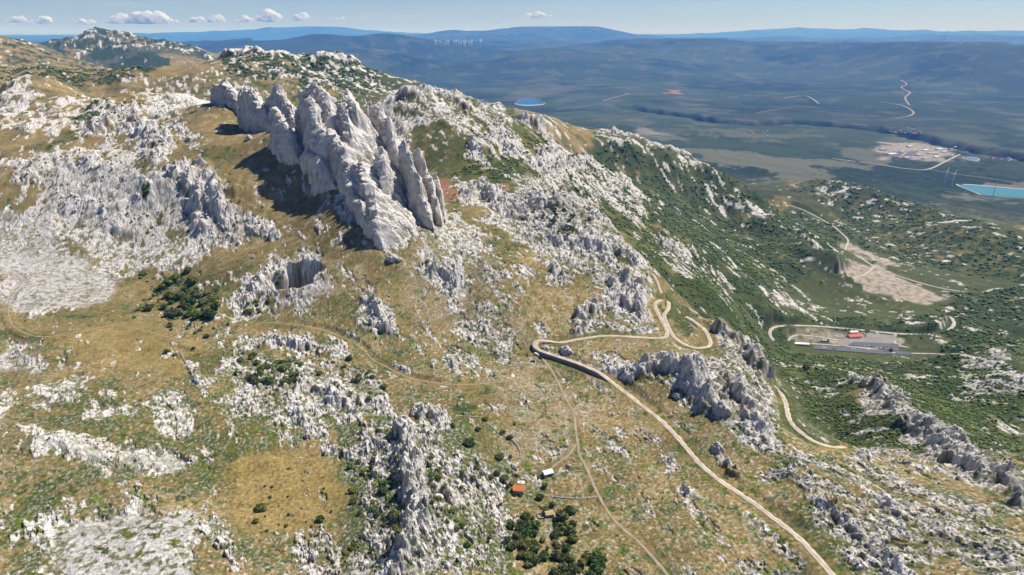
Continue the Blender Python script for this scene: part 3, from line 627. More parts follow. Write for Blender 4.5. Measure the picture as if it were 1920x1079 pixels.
# ------------------------------------------------------------------ helpers to make meshes
def mesh_from(name, verts, faces_flat, sizes, smooth=False):
    """verts Nx3, faces_flat = vertex numbers one face after another, sizes = corners per face (or one int)"""
    me = bpy.data.meshes.new(name)
    verts = np.ascontiguousarray(verts, np.float32); faces_flat = np.ascontiguousarray(faces_flat, np.int32).ravel()
    nf = len(faces_flat) // sizes if isinstance(sizes, int) else len(sizes)
    me.vertices.add(len(verts)); me.vertices.foreach_set('co', verts.ravel())
    me.loops.add(len(faces_flat)); me.loops.foreach_set('vertex_index', faces_flat)
    me.polygons.add(nf)
    if isinstance(sizes, int): st = np.arange(nf, dtype=np.int32) * sizes
    else: st = np.r_[0, np.cumsum(sizes)[:-1]].astype(np.int32)
    me.polygons.foreach_set('loop_start', st)
    if smooth: me.polygons.foreach_set('use_smooth', np.ones(nf, bool))
    me.update(calc_edges=True); me.validate(clean_customdata=False)
    return me

def link(name, me, mat=None, parent=None):
    o = bpy.data.objects.new(name, me); COL.objects.link(o)
    if mat: me.materials.append(mat)
    if parent: o.parent = parent
    return o
def tag(o, label=None, cat=None, group=None, kind=None):
    if label: o['label'] = label
    if cat: o['category'] = cat
    if group: o['group'] = group
    if kind: o['kind'] = kind
    return o
def empty(name, loc, rz=0):
    o = bpy.data.objects.new(name, None); COL.objects.link(o); o.location = loc; o.rotation_euler = (0, 0, rz); return o

MATS = {}
def mat(name, color, rough=.9, vary=.0, scale=1.0, bump=0.0, bscale=1.0, attr=None, spec=.3, metallic=0.0):
    if name in MATS: return MATS[name]
    m = bpy.data.materials.new(name); m.use_nodes = True; t = m.node_tree; b = t.nodes['Principled BSDF']
    b.inputs['Roughness'].default_value = rough; b.inputs['Specular IOR Level'].default_value = spec; b.inputs['Metallic'].default_value = metallic
    geo = t.nodes.new('ShaderNodeNewGeometry'); src = None
    if attr:
        at = t.nodes.new('ShaderNodeAttribute'); at.attribute_name = attr; src = at.outputs['Color']
    else:
        rg = t.nodes.new('ShaderNodeRGB'); rg.outputs[0].default_value = (*color, 1); src = rg.outputs[0]
    if vary:
        n = t.nodes.new('ShaderNodeTexNoise'); n.inputs['Scale'].default_value = scale; n.inputs['Detail'].default_value = 4; n.inputs['Roughness'].default_value = .65
        t.links.new(geo.outputs['Position'], n.inputs['Vector'])
        mr = t.nodes.new('ShaderNodeMapRange'); mr.inputs['From Min'].default_value = .25; mr.inputs['From Max'].default_value = .75
        mr.inputs['To Min'].default_value = 1 - vary; mr.inputs['To Max'].default_value = 1 + vary
        t.links.new(n.outputs[0], mr.inputs['Value'])
        mx = t.nodes.new('ShaderNodeVectorMath'); mx.operation = 'SCALE'; t.links.new(src, mx.inputs[0]); t.links.new(mr.outputs[0], mx.inputs['Scale']); src = mx.outputs[0]
    t.links.new(src, b.inputs['Base Color'])
    if bump:
        n = t.nodes.new('ShaderNodeTexNoise'); n.inputs['Scale'].default_value = bscale; n.inputs['Detail'].default_value = 6; n.inputs['Roughness'].default_value = .7
        t.links.new(geo.outputs['Position'], n.inputs['Vector'])
        bp = t.nodes.new('ShaderNodeBump'); bp.inputs['Strength'].default_value = 1.0; bp.inputs['Distance'].default_value = bump
        t.links.new(n.outputs[0], bp.inputs['Height']); t.links.new(bp.outputs[0], b.inputs['Normal'])
    MATS[name] = m
    return m

# ------------------------------------------------------------------ land object
me_v = np.stack([X, Y, Z + CZ], -1).reshape(-1, 3)
I = np.arange(NA * NV).reshape(NV, NA)
q = np.stack([I[:-1, :-1], I[:-1, 1:], I[1:, 1:], I[1:, :-1]], -1).reshape(-1, 4)
me = mesh_from('terrain', me_v, q, 4)
sm = (rock.ravel()[q[:, 0]] < .25); me.polygons.foreach_set('use_smooth', sm)
ca = me.color_attributes.new('ground_color', 'FLOAT_COLOR', 'POINT')
ca.data.foreach_set('color', np.c_[col.reshape(-1, 3), np.ones(NA * NV)].astype(np.float32).ravel())
land = link('terrain', me, mat('ground', (0, 0, 0), .97, .42, .55, .5, .8, attr='ground_color', spec=.1)); land['kind'] = 'structure'

def land_z(x, y):
    a = np.arctan2(x, y); v = np.log(np.hypot(x, y))
    j = np.clip((a - va[0]) / (va[1] - va[0]), 0, NA - 1.001); i = np.clip(np.interp(v, vr, np.arange(NV)), 0, NV - 1.001)
    i0 = np.asarray(i).astype(int); j0 = np.asarray(j).astype(int); fi = i - i0; fj = j - j0
    return (Z[i0, j0] * (1 - fj) + Z[i0, j0 + 1] * fj) * (1 - fi) + (Z[i0 + 1, j0] * (1 - fj) + Z[i0 + 1, j0 + 1] * fj) * fi + CZ
#@@PART2
# ------------------------------------------------------------------ placing things on the land
def on(px, py):
    """point of the finished land on the surveyed line of sight"""
    d = ray(px, py); a = math.atan2(d[0], d[1]); s = d[2] / math.hypot(d[0], d[1])
    vv = np.linspace(va.size and vr[0], vr[-1], 5000); rr = np.exp(vv)
    z = land_z(rr * math.sin(a), rr * math.cos(a)) - CZ
    b = z >= s * rr; k = int(np.argmax(b)) if b.any() else 4999
    r_ = rr[k]; x, y = r_ * math.sin(a), r_ * math.cos(a)
    return x, y, float(land_z(x, y))
def at(px, py, Yf):
    d = ray(px, py); t = Yf / d[1]; return d[0] * t, Yf, CZ + d[2] * t
def at_z(px, py, z):
    d = ray(px, py); t = (z - CZ) / d[2]; return d[0] * t, d[1] * t, z

ICO_V = []; ph = (1 + 5 ** .5) / 2
for a_, b_, c_ in ((0, 1, ph), (1, ph, 0), (ph, 0, 1)):
    for s1 in (-1, 1):
        for s2 in (-1, 1):
            if a_ == 0: ICO_V.append((0, s1 * b_, s2 * c_))
            elif c_ == 0: ICO_V.append((s1 * a_, s2 * b_, 0))
            else: ICO_V.append((s1 * a_, 0, s2 * c_))
ICO_V = np.array(ICO_V) / math.sqrt(1 + ph * ph)
ICO_F = []
for i in range(12):
    for j in range(i + 1, 12):
        for k in range(j + 1, 12):
            e = [np.linalg.norm(ICO_V[i] - ICO_V[j]), np.linalg.norm(ICO_V[j] - ICO_V[k]), np.linalg.norm(ICO_V[i] - ICO_V[k])]
            if max(e) < 1.1:
                n = np.cross(ICO_V[j] - ICO_V[i], ICO_V[k] - ICO_V[i])
                ICO_F.append((i, j, k) if n @ ICO_V[i] > 0 else (i, k, j))
ICO_F = np.array(ICO_F)

def put_many(templates, pos, size, rot, cols=None, zs=None):
    """templates: list of (V, F triangles). One joined vertex/face soup of all copies."""
    VV_, FF_, CC_ = [], [], []; off = 0
    tid = np.arange(len(pos)) % len(templates)
    for t, (TV, TF) in enumerate(templates):
        s = tid == t; p = pos[s]; n = len(p)
        if n == 0: continue
        c, s_ = np.cos(rot[s]), np.sin(rot[s]); k = size[s]; kz = k if zs is None else zs[s]
        vx = (TV[None, :, 0] * c[:, None] - TV[None, :, 1] * s_[:, None]) * k[:, None] + p[:, 0:1]
        vy = (TV[None, :, 0] * s_[:, None] + TV[None, :, 1] * c[:, None]) * k[:, None] + p[:, 1:2]
        vz = TV[None, :, 2] * kz[:, None] + p[:, 2:3]
        VV_.append(np.stack([vx, vy, vz], -1).reshape(-1, 3))
        FF_.append((TF[None] + (np.arange(n) * len(TV))[:, None, None] + off).reshape(-1, 3)); off += n * len(TV)
        if cols is not None: CC_.append(np.repeat(cols[s], len(TV), 0))
    return np.concatenate(VV_), np.concatenate(FF_), (np.concatenate(CC_) if cols is not None else None)
def set_cols(me, c, name='tint'):
    ca = me.color_attributes.new(name, 'FLOAT_COLOR', 'POINT'); ca.data.foreach_set('color', np.c_[c, np.ones(len(c))].astype(np.float32).ravel())

# ------------------------------------------------------------------ the great limestone crags
rockmat = mat('limestone', (0, 0, 0), .95, .28, .45, 1.1, .45, attr='tint', spec=.12)
def blade(name, label, crest, wl, wr, seed, group=None, jag=1.0, cat='rock crag', step=1.0):
    """a leaning slab: steep wall on its left side, slower slope on its right, crest falling towards its toe"""
    p = np.array([at(*c) for c in smooth_line(crest, 14)]); step = step / QUALITY * .8
    L = np.r_[0, np.cumsum(np.linalg.norm(np.diff(p, axis=0), axis=1))]
    n = max(16, int(L[-1] / step)); s = np.linspace(0, L[-1], n)
    p = np.stack([np.interp(s, L, p[:, k]) for k in range(3)], 1)
    tg = np.gradient(p[:, :2], axis=0); ker = np.ones(9) / 9
    tg = np.stack([np.convolve(np.pad(tg[:, k], 4, 'edge'), ker, 'valid') for k in range(2)], 1); tg /= np.linalg.norm(tg, axis=1)[:, None] + 1e-9
    gz_ = land_z(p[:, 0], p[:, 1]); hgt = np.maximum(p[:, 2] - gz_, 3.0)
    hgt = hgt * np.clip((1 - np.linspace(0, 1, n)) / .35, .0, 1) ** .7
    hgt = hgt * (1 - .22 * sstep(.1, .45, pn(s / 19, s * 0 + seed, 25)))
    zc = gz_ + hgt
    J_ = jag * (2.6 * pn(s / 11, s * 0 + seed, 1) + .8 * pn(s / 3.7, s * 0 + seed, 2)) * np.clip(hgt / 25, .25, 1) + jag * 6.5 * pn(s / 27, s * 0 + seed, 5) * np.clip(hgt / 30, .1, 1)
    t = s / L[-1]
    J_ = J_ + jag * hgt * (.085 * (.5 - 2.4 * np.abs(pn(s / 17, s * 0 + seed, 15))) + .05 * (.5 - 2.4 * np.abs(pn(s / 6.5, s * 0 + seed, 16))))
    endw = np.clip(np.minimum(t / .10, 1), 0, 1) ** .5 * np.clip((1 - t) / .16, 0, 1) ** .6
    m = int(max(hgt.max(), wr * 1.5) * 2.1 / step) ; m = max(20, min(m, 170))
    u = np.linspace(-1, 1, m)
    side = np.where(u[None] < 0, wl, wr) * (0.25 + 0.75 * np.clip(hgt / hgt.max(), 0, 1))[:, None] * (0.12 + 0.88 * endw[:, None])
    au = np.abs(u)[None]
    # height falls off: wall side drops fast, slope side nearly straight with a shoulder
    e = np.where(u[None] < 0, 1.7, 1.05)
    prof = 1 - au ** e
    U_ = np.broadcast_to(u[None], (n, m)); S_ = np.broadcast_to(s[:, None], (n, m))
    # grooves run down the slab; bulges break it up
    drop = au * hgt[:, None]
    gx_ = S_ + 3.0 * pn(S_ / 14, drop / 22, seed + 3) - .75 * drop * (U_ > 0)
    fl = (1 - 2.3 * np.abs(pn(gx_ / 10.0, drop / 46 + U_, seed + 4))) * 2.8 + (1 - 2.3 * np.abs(pn(gx_ / 4.6, drop / 15 + U_ * 2, seed + 5))) * 1.9 + (1 - 2.3 * np.abs(pn(gx_ / 2.3, drop / 6, seed + 6))) * .9
    sg_ = np.sign(U_); wpx_ = gx_ + .25 * drop
    fl = fl * .8 + (1 - 2.3 * np.abs(pn(S_ / 27, drop / 60 + U_ * .7, seed + 12))) * 3.6 + 3.2 * facets(wpx_ / 13 + 40 * (sg_ > 0), drop / 30, seed, 1.8) + 2.5 * facets(wpx_ / 6 + 40 * (sg_ > 0), drop / 11, seed + 1, 1.7) + 1.4 * facets(wpx_ / 2.9, drop / 4, seed + 2) + .8 * pn(S_ / 2.6, drop / 2.6, seed + 9) - 2.6 * sstep(.55, .75, 1 - 2.2 * np.abs(pn(gx_ / 12, drop / 30, seed + 20)))
    fl = fl * np.clip(au * 5, .1, 1) * np.clip(hgt[:, None] / 22, .3, 1) * jag * np.clip(endw[:, None] * 1.6, .2, 1)
    nx, ny = tg[:, 1], -tg[:, 0]         # to the right of the line of travel
    # the crest runs towards the camera, its right hand is the picture's left
    off = -np.sign(u)[None] * (au ** 1.0) * side - np.sign(u)[None] * fl
    x = p[:, 0:1] + nx[:, None] * off; y = p[:, 1:2] + ny[:, None] * off
    foot = land_z(x, y)
    z = J_[:, None] * (1 - au) ** 2.2 + (zc[:, None] - gz_[:, None]) * prof + gz_[:, None] * (1 - au) + foot * au - 6 * au ** 6 + .35 * fl * (1 - au)
    z = np.maximum(z, foot - 7)
    V_ = np.stack([x, y, z], -1).reshape(-1, 3); I_ = np.arange(n * m).reshape(n, m)
    q_ = np.stack([I_[:-1, :-1], I_[:-1, 1:], I_[1:, 1:], I_[1:, :-1]], -1).reshape(-1, 4)
    c0, c1 = I_[0], I_[-1]
    me = mesh_from(name, V_, q_, 4)
    fx, fy, fz = V_[:, 0], V_[:, 1], V_[:, 2]
    a1 = pn((fx + fz * .5) / 14, (fy + fz) / 14, 71); a2 = pn(gx_.ravel() / 2.2, fz / 16, 72); a3 = pn((fx + fz) / 4, fy / 4, 73)
    c = mix(one_(len(V_), .68, .64, .585), one_(len(V_), .50, .47, .44), np.clip(.35 + a1 * .6 + a2 * .7, 0, 1))
    c = mix(c, one_(len(V_), .43, .35, .26), np.clip(a1 * .8 - .2, 0, .5))
    c = c * (1 - .34 * sstep(.30, .75, pn(gx_.ravel() / 2.6, fz / 30, 79) + .5 * pn(fx / 9, fz / 9, 78)))[:, None]; c = mix(c, one_(len(V_), .40, .30, .20), .5 * sstep(.45, .8, pn(fx / 20, fz / 13, 88) + .4 * a3))
    gr = sstep(.20, .38, a3 + .7 * pn(fx / 12, fy / 12, 74) - .1) * sstep(0.05, .3, U_.ravel()) * (au * np.ones((n, 1))).ravel()
    c = mix(c, one_(len(V_), .05, .075, .022), gr)
    set_cols(me, c)
    return tag(link(name, me, rockmat), label, cat, group)
def one_(n, *c): return np.ones((n, 3), np.float32) * C(*c)

g_ = 'crags of the great limestone ridge'
blade('rock_crag', 'pale low crag at the far upper end of the great ridge, beside the grassy shoulder', [(396,165,1240),(422,155,1215),(440,172,1190),(448,205,1160)], 9, 13, 1, g_)
blade('rock_crag', 'tall leaning white slab near the upper end of the great ridge, above the meadow', [(448,178,1135),(460,162,1120),(475,172,1100),(495,200,1075),(512,230,1040)], 11, 17, 2, g_)
blade('rock_crag', 'narrow slab standing directly behind the first tall leaning slab', [(474,172,1140),(483,174,1120),(500,205,1085)], 7, 9, 3, g_)
blade('rock_crag', 'rounded white dome of rock between the leaning slab and the highest crag', [(502,185,1105),(520,166,1085),(537,180,1060),(562,212,1030)], 11, 17, 4, g_)
blade('rock_crag', 'short pointed pillar standing in front of the white dome with its left side in shade', [(511,214,995),(518,205,985),(532,226,962),(556,259,930)], 9, 13, 5, g_)
blade('rock_crag', 'highest crag of the great ridge with a broken twin top', [(562,170,1015),(576,164,1000),(600,163,985),(616,182,955),(624,215,925)], 16, 36, 6, g_)
blade('rock_crag', 'steep grey buttress below the highest crag, falling to the meadow', [(570,195,990),(584,183,960),(592,212,930),(588,258,902)], 13, 15, 7, g_)
blade('rock_crag', 'dark jagged rib at the foot of the highest crag', [(590,212,945),(606,240,915),(613,285,893)], 11, 12, 8, g_)
blade('rock_crag', 'long white crest slab behind the middle of the ridge, running down towards the fins', [(644,186,992),(653,177,975),(662,190,955),(670,212,930),(676,235,908)], 13, 58, 9, g_)
blade('rock_crag', 'great smooth bulging slab in the middle of the ridge', [(640,202,962),(647,197,948),(653,225,925),(660,258,903),(670,292,878)], 11, 60, 10, g_)
blade('rock_crag', 'long lit slab whose crest falls from the ridge middle to the stony toe', [(640,276,900),(646,269,890),(651,298,868),(657,335,843),(664,370,814)], 9, 62, 11, g_)
blade('rock_crag', 'lowest long slab of the great ridge, ending in the scree', [(696,368,806),(701,361,797),(705,385,783),(709,410,770),(716,434,757)], 8, 48, 12, g_)
blade('rock_crag', 'grey pyramid shaped slab right of the smooth bulging slab', [(709,286,884),(717,277,870),(721,300,850),(730,332,828)], 13, 30, 13, g_)
blade('rock_crag', 'first of the three thin fins at the lower end of the ridge', [(750,276,884),(758,269,874),(775,310,850),(795,350,825),(813,387,803)], 8, 9, 14, g_, .7)
blade('rock_crag', 'second of the three thin fins at the lower end of the ridge, the widest', [(776,284,893),(785,277,883),(800,315,860),(820,362,835),(829,392,824)], 8, 10, 15, g_, .7)
blade('rock_crag', 'third and smallest thin fin, next to the red soil hollow', [(806,328,882),(815,321,873),(826,355,852),(835,392,836)], 5, 6, 16, g_, .5)
blade('rock_crag', 'squat boulder like rib in the shade under the long lit slab', [(658,378,834),(670,368,820),(680,390,800),(688,414,784)], 9, 9, 17, g_)
blade('rock_crag', 'low dark rocks spilling onto the meadow below the highest crag', [(563,296,928),(580,284,914),(605,300,893),(628,324,876)], 11, 12, 18, g_)
blade('rock_crag', 'shaded rib between the dark rocks and the long lit slab', [(604,252,928),(620,244,915),(640,270,895),(650,300,880),(656,345,858)], 13, 15, 19, g_)
blade('rock_crag', 'broad back slope of pale rock behind the crest slab', [(684,188,1015),(706,200,985),(730,222,955),(752,255,920)], 16, 34, 20, g_)
blade('rock_crag', 'slab wedged between the long lit slab and the lowest slab', [(668,306,866),(676,302,856),(686,326,838),(695,350,818),(703,378,800)], 9, 50, 23, g_)
blade('rock_crag', 'small shaded toe of rock in front of the lowest long slab', [(686,394,795),(698,398,785),(707,432,764)], 6, 8, 21, g_)

# ------------------------------------------------------------------ roads
def ribbon(name, nm, width, matl, lift=.16, kind='structure', dz=None):
    wp = ROADS[nm][0]; L = np.r_[0, np.cumsum(np.linalg.norm(np.diff(wp, axis=0), axis=1))]
    st = max(2.0, L[-1] / 900); n = max(6, int(L[-1] / st)); s = np.linspace(0, L[-1], n)
    p = np.stack([np.interp(s, L, wp[:, k]) for k in range(2)], 1)
    ker = np.ones(5) / 5; p = np.stack([np.convolve(np.pad(p[:, k], 2, 'edge'), ker, 'valid') for k in range(2)], 1)
    tg = np.gradient(p, axis=0); tg /= np.linalg.norm(tg, axis=1)[:, None]; nx, ny = -tg[:, 1], tg[:, 0]
    wv_ = width * (1 + .18 * pn(s / 17, s * 0, 5) + .12 * pn(s / 5, s * 0, 6))
    us = np.array([-.5, -.46, -.22, 0, .22, .46, .5])
    el = 1 + np.where(us < 0, 1, 0) * .35 * pn(s / 4.3, s * 0 + 3, 5)[:, None] + np.where(us > 0, 1, 0) * .35 * pn(s / 4.9, s * 0 + 8, 6)[:, None]
    x = p[:, 0:1] + nx[:, None] * us * el * wv_[:, None]; y = p[:, 1:2] + ny[:, None] * us * el * wv_[:, None]
    z0 = land_z(x, y); z = z0.mean(1, keepdims=True) * .7 + z0 * .3 + lift
    if dz is not None: z = z + dz(s, L[-1])[:, None]
    z = z + np.array([0, 0, -.02, .05, -.02, 0, 0]); z[:, 0] -= 2.0 + (dz(s, L[-1]) if dz else 0); z[:, -1] -= 2.0 + (dz(s, L[-1]) if dz else 0)
    m = 7; V_ = np.stack([x, y, z], -1).reshape(-1, 3); I_ = np.arange(n * m).reshape(n, m)
    me = mesh_from(name, V_, np.stack([I_[:-1, :-1], I_[:-1, 1:], I_[1:, 1:], I_[1:, :-1]], -1).reshape(-1, 4), 4)
    base = np.array([.55, .74, 1.10, .72, 1.10, .74, .55])[None] * (1 + .42 * pn(s[:, None] / 6 + us * 9, s[:, None] * 0 + us * 3, 8)); set_cols(me, (base[..., None] * C(*matl['rgb'])).reshape(-1, 3))
    o = link(name, me, matl); tag(o, kind=kind); return p, z[:, 1:-1], s
gravel = mat('gravel_road', (0, 0, 0), .95, .16, .5, .05, 2, attr='tint'); gravel['rgb'] = (.44, .375, .30)
gravel2 = mat('track_dust', (0, 0, 0), .95, .2, .6, .05, 2, attr='tint'); gravel2['rgb'] = (.29, .235, .17)
asphalt = mat('asphalt', (.085, .09, .105), .85, .12, .1, .02, 2)
paver = mat('pale_asphalt', (0, 0, 0), .9, .12, .1, .02, 2, attr='tint'); paver['rgb'] = (.40, .365, .32)
WALL_A, WALL_B = None, None
lw = ROADS['lower'][0]; LL = np.r_[0, np.cumsum(np.linalg.norm(np.diff(lw, axis=0), axis=1))]
iA = int(np.argmin(np.hypot(lw[:, 0] - world(1140,713)[0], lw[:, 1] - world(1140,713)[1]))); iB = int(np.argmin(np.hypot(lw[:, 0] - world(1010,645)[0], lw[:, 1] - world(1010,645)[1])))
def rise(s, L): return 3.2 * sstep(LL[iA] - 8, LL[iA] + 14, s) * (1 - sstep(LL[iB] - 4, LL[iB] + 25, s))
cp_, cz_, cs_ = ribbon('gravel_road', 'lower', 5.0, gravel, dz=rise)
ribbon('gravel_road', 'slope', 4.6, gravel); ribbon('gravel_road', 'ledge', 3.6, gravel)
for nm, w_ in (('track', 2.4), ('spur', 2.2), ('trail', 1.5), ('footpath', .6), ('west', 1.4)): ribbon('path', nm, w_, gravel2, .07)
ribbon('road', 'camp', 7.5, paver, .4); ribbon('road', 'motorway', 5, paver, .5); ribbon('road', 'valley', 6.5, paver, .6); ribbon('road', 'quarry', 6, paver, .6)
ribbon('road', 'loop_a', 5, paver, .6); ribbon('road', 'loop_b', 6, paver, .6); ribbon('road', 'side', 4, gravel, .6)
ribbon('road', 'plain_a', 13, paver, 2); ribbon('road', 'plain_b', 10, gravel2, 2); ribbon('road', 'plain_c', 22, gravel2, 3); ribbon('road', 'plain_d', 22, gravel2, 3); ribbon('road', 'plain_e', 20, gravel2, 3); ribbon('road', 'plain_f', 22, gravel2, 3); ribbon('road', 'plain_g', 14, gravel2, 3); ribbon('road', 'plain_h', 11, gravel2, 3)

class MB:
    def __init__(s): s.v = []; s.f = []
    def box(s, x0, x1, y0, y1, z0, z1, M=None):
        b = len(s.v); s.v += [(x, y, z) for z in (z0, z1) for x, y in ((x0, y0), (x1, y0), (x1, y1), (x0, y1))]
        s.f += [tuple(b + k for k in q) for q in ((3,2,1,0), (4,5,6,7), (0,1,5,4), (1,2,6,5), (2,3,7,6), (3,0,4,7))]; return s
    def poly(s, vs, fs):
        b = len(s.v); s.v += [tuple(v) for v in vs]; s.f += [tuple(b + k for k in q) for q in fs]; return s
    def tube(s, p0, p1, r0, r1, n=10, cap=True):
        p0, p1 = Vector(p0), Vector(p1); d = (p1 - p0).normalized(); a = d.orthogonal().normalized(); c = d.cross(a); b = len(s.v)
        for p, r in ((p0, r0), (p1, r1)):
            for k in range(n):
                t = 2 * math.pi * k / n; s.v.append(tuple(p + (a * math.cos(t) + c * math.sin(t)) * r))
        for k in range(n): s.f.append((b + k, b + (k + 1) % n, b + n + (k + 1) % n, b + n + k))
        if cap: s.f += [tuple(b + n - 1 - k for k in range(n)), tuple(b + n + k for k in range(n))]
        return s
    def build(s, name, m, parent=None, bevel=0):
        me = bpy.data.meshes.new(name); me.from_pydata(s.v, [], s.f); me.update()
        o = link(name, me, m, parent)
        if bevel: b = o.modifiers.new('edge', 'BEVEL'); b.width = bevel; b.segments = 2
        return o

# retaining wall under the raised hairpin
sel = (cs_ > LL[iA] - 2) & (cs_ < LL[iB] + 10)
wx, wz = cp_[sel], cz_[sel]; n = len(wx); tg = np.gradient(wx, axis=0); tg /= np.linalg.norm(tg, axis=1)[:, None]
side = np.stack([-tg[:, 1], tg[:, 0]], 1)          # left of travel = outside of the bend
vs_, fs_ = [], []
for i in range(n):
    bx, by = wx[i] + side[i] * 2.75; tx, ty = wx[i] + side[i] * 2.35; ix, iy = wx[i] + side[i] * 3.1
    gz_ = float(land_z(bx, by)) - 1.0; top = float(wz[i].mean()) + .35
    vs_ += [(ix, iy, gz_), (bx, by, top), (tx, ty, top), (tx, ty, gz_)]
for i in range(n - 1):
    for k in range(4):
        a_, b_ = i * 4 + k, i * 4 + (k + 1) % 4; fs_.append((a_, b_, b_ + 4, a_ + 4))
fs_ += [(0, 3, 2, 1), tuple((n - 1) * 4 + k for k in range(4))]
tag(MB().poly(vs_, fs_).build('retaining_wall', mat('wall_stone', (.20, .19, .185), .95, .3, .8, .25, 1.5)), 'long shaded stone retaining wall under the outer edge of the gravel road bend', 'wall')

# low dry-stone walls: a heap of stones along a line
def boulder_template(seed, jag=.28, sub=False):
    r_ = np.random.RandomState(seed); V_ = ICO_V * (1 + (r_.rand(12, 1) - .5) * 2 * jag) * np.array([1, .8, .75]); return V_, ICO_F
BT = [boulder_template(k) for k in range(12)]
drymat = mat('loose_stone', (0, 0, 0), .95, .2, 1.2, .1, 2, attr='tint', spec=.1)
def stone_wall(label, pts, h=.55):
    wp = np.array([on(*q_)[:2] for q_ in smooth_line(pts, 4)]); L = np.r_[0, np.cumsum(np.linalg.norm(np.diff(wp, axis=0), axis=1))]
    n = int(L[-1] / .45) * 2; r_ = np.random.RandomState(len(pts) + int(pts[0][0])); s = r_.rand(n) * L[-1]
    x = np.interp(s, L, wp[:, 0]) + r_.randn(n) * .28; y = np.interp(s, L, wp[:, 1]) + r_.randn(n) * .28
    pos = np.stack([x, y, land_z(x, y) + r_.rand(n) * h], 1); c = C(.40, .375, .35) * (0.8 + .4 * r_.rand(n, 1))
    V_, F_, c_ = put_many(BT, pos, .32 + .3 * r_.rand(n), r_.rand(n) * 6.3, c)
    me = mesh_from('stone_wall', V_, F_, 3); set_cols(me, c_); tag(link('stone_wall', me, drymat), label, 'stone wall')
stone_wall('low dry stone wall bounding the top of the brown meadow beyond the boulders', [(852,781),(880,782),(900,784)])
stone_wall('dry stone wall running down between round bushes past the small brown field', [(912,793),(925,805),(940,816),(955,822)])
stone_wall('curved dry stone wall closing the right side of the small fenced field', [(962,826),(972,840),(976,852),(974,862)])
stone_wall('curved low garden wall behind the orange roofed chapel', [(970,902),(982,899),(990,904),(988,912),(984,916)])
stone_wall('stone wall running from the white roofed hut towards the vehicle track', [(1040,896),(1050,888),(1065,886),(1090,884)])
stone_wall('straight stone wall between the round trees and the vehicle track', [(1035,933),(1060,935),(1090,936),(1120,933)])
stone_wall('thin stone wall from the boulders up to the rocky outcrop beside the trail', [(736,796),(748,785),(765,780),(775,778)])
stone_wall('crumbling stone wall on the crest above the rocky hollow with bushes', [(338,660),(345,675),(356,695),(366,712)])

# ------------------------------------------------------------------ buildings
white = mat('whitewash', (.72, .70, .66), .8, .06, .6); orange = mat('orange_tiles', (.72, .20, .05), .8, .15, 1.5, .05, 4); stone = mat('stonework', (.36, .33, .30), .9, .25, 1, .1, 2)
redroof = mat('red_roof', (.60, .10, .045), .7, .1, .3); dark = mat('dark_opening', (.02, .02, .025), .5); sheet = mat('roof_sheet', (.60, .64, .70), .5, .06, .5); greyroof = mat('grey_roof', (.30, .30, .31), .7, .15, .2)
tyre = mat('rubber', (.02, .02, .02), .8); glass = mat('window_glass', (.02, .03, .04), .15, spec=.6); timber = mat('timber', (.20, .13, .07), .9, .2, 3)
def gable(name, label, cat, loc, rz, L, W, hw, hr, wallm, roofm, wins=0, chim=False, group=None, ov=.35, detail=True):
    t = empty(name, loc, rz); tag(t, label, cat, group)
    a, b = L / 2, W / 2
    MB().poly([(-a,-b,-1.5),(a,-b,-1.5),(a,b,-1.5),(-a,b,-1.5),(-a,-b,hw),(a,-b,hw),(a,b,hw),(-a,b,hw),(-a,0,hw+hr),(a,0,hw+hr)],
              [(0,1,5,4),(2,3,7,6),(1,2,6,9,5),(3,0,4,8,7)]).build('wall', wallm, t)
    k = hr / b; A_, B_ = a + ov, b + ov; zt = hw + hr + .10; ze = hw + hr - k * B_ + .10; th = .16
    vs = [(-A_,-B_,ze),(A_,-B_,ze),(A_,0,zt),(-A_,0,zt),(-A_,B_,ze),(A_,B_,ze)]
    vs += [(x, y, z + th) for x, y, z in vs]
    rf = MB().poly(vs, [(6,7,8,9),(9,8,11,10),(1,0,3,2),(2,3,4,5),(0,1,7,6),(5,4,10,11),(0,6,9,3),(3,9,10,4),(1,2,8,7),(2,5,11,8)]).build('roof', roofm, t)
    if detail:
        MB().box(-.5, .5, -b - .06, -b + .02, 0, 2.0).build('door', timber, t)
        for i in range(wins):
            for sgn in (-1, 1):
                x = (i + 1) * a / (wins + 1) * sgn + sgn * .5
                f = MB().box(x - .45, x + .45, -b - .05, -b + .02, 1.0, 2.0).build('window', white, t); MB().box(x - .36, x + .36, -b - .07, -b - .052, 1.09, 1.91).build('pane', glass, f)
    if chim: MB().box(a * .5, a * .5 + .6, -.3, .3, hw + hr * .5, hw + hr + .9).build('chimney', wallm, rf)
    return t
hx, hy, hz = on(973, 926)
gable('chapel', 'small chapel with a bright orange tiled roof and white walls', 'chapel', (hx, hy + 1.5, hz), R(-4), 7.6, 5.4, 3.1, 1.9, white, orange, 1, False)
tx, ty, tz = on(977, 905)
t = empty('terrace', (tx, ty, tz), R(-8)); tag(t, 'pale paved terrace with a small table block behind the orange roofed chapel', 'terrace')
MB().box(-2.6, 2.6, -1.5, 1.5, -.8, .25).build('slab', mat('pale_concrete', (.58, .55, .50), .9, .08, 1), t); MB().box(-.5, .6, -.3, .3, .25, .9).build('stone_table', white, t)
hx, hy, hz = on(1027, 892)
gable('hut', 'low stone hut with a pale blue-white sheet roof among small bushes', 'hut', (hx, hy + 1, hz), R(24), 7.0, 5.0, 2.4, 1.1, stone, sheet, 1)
hx, hy, hz = on(1030, 969)
gable('ruined_hut', 'small stone hut with a rusty yellow roof half hidden by trees', 'hut', (hx, hy + 1, hz), R(12), 5.2, 4.0, 2.0, .9, stone, mat('yellow_sheet', (.40, .31, .14), .8, .2, 1), 0)
hx, hy, hz = on(1015, 969)
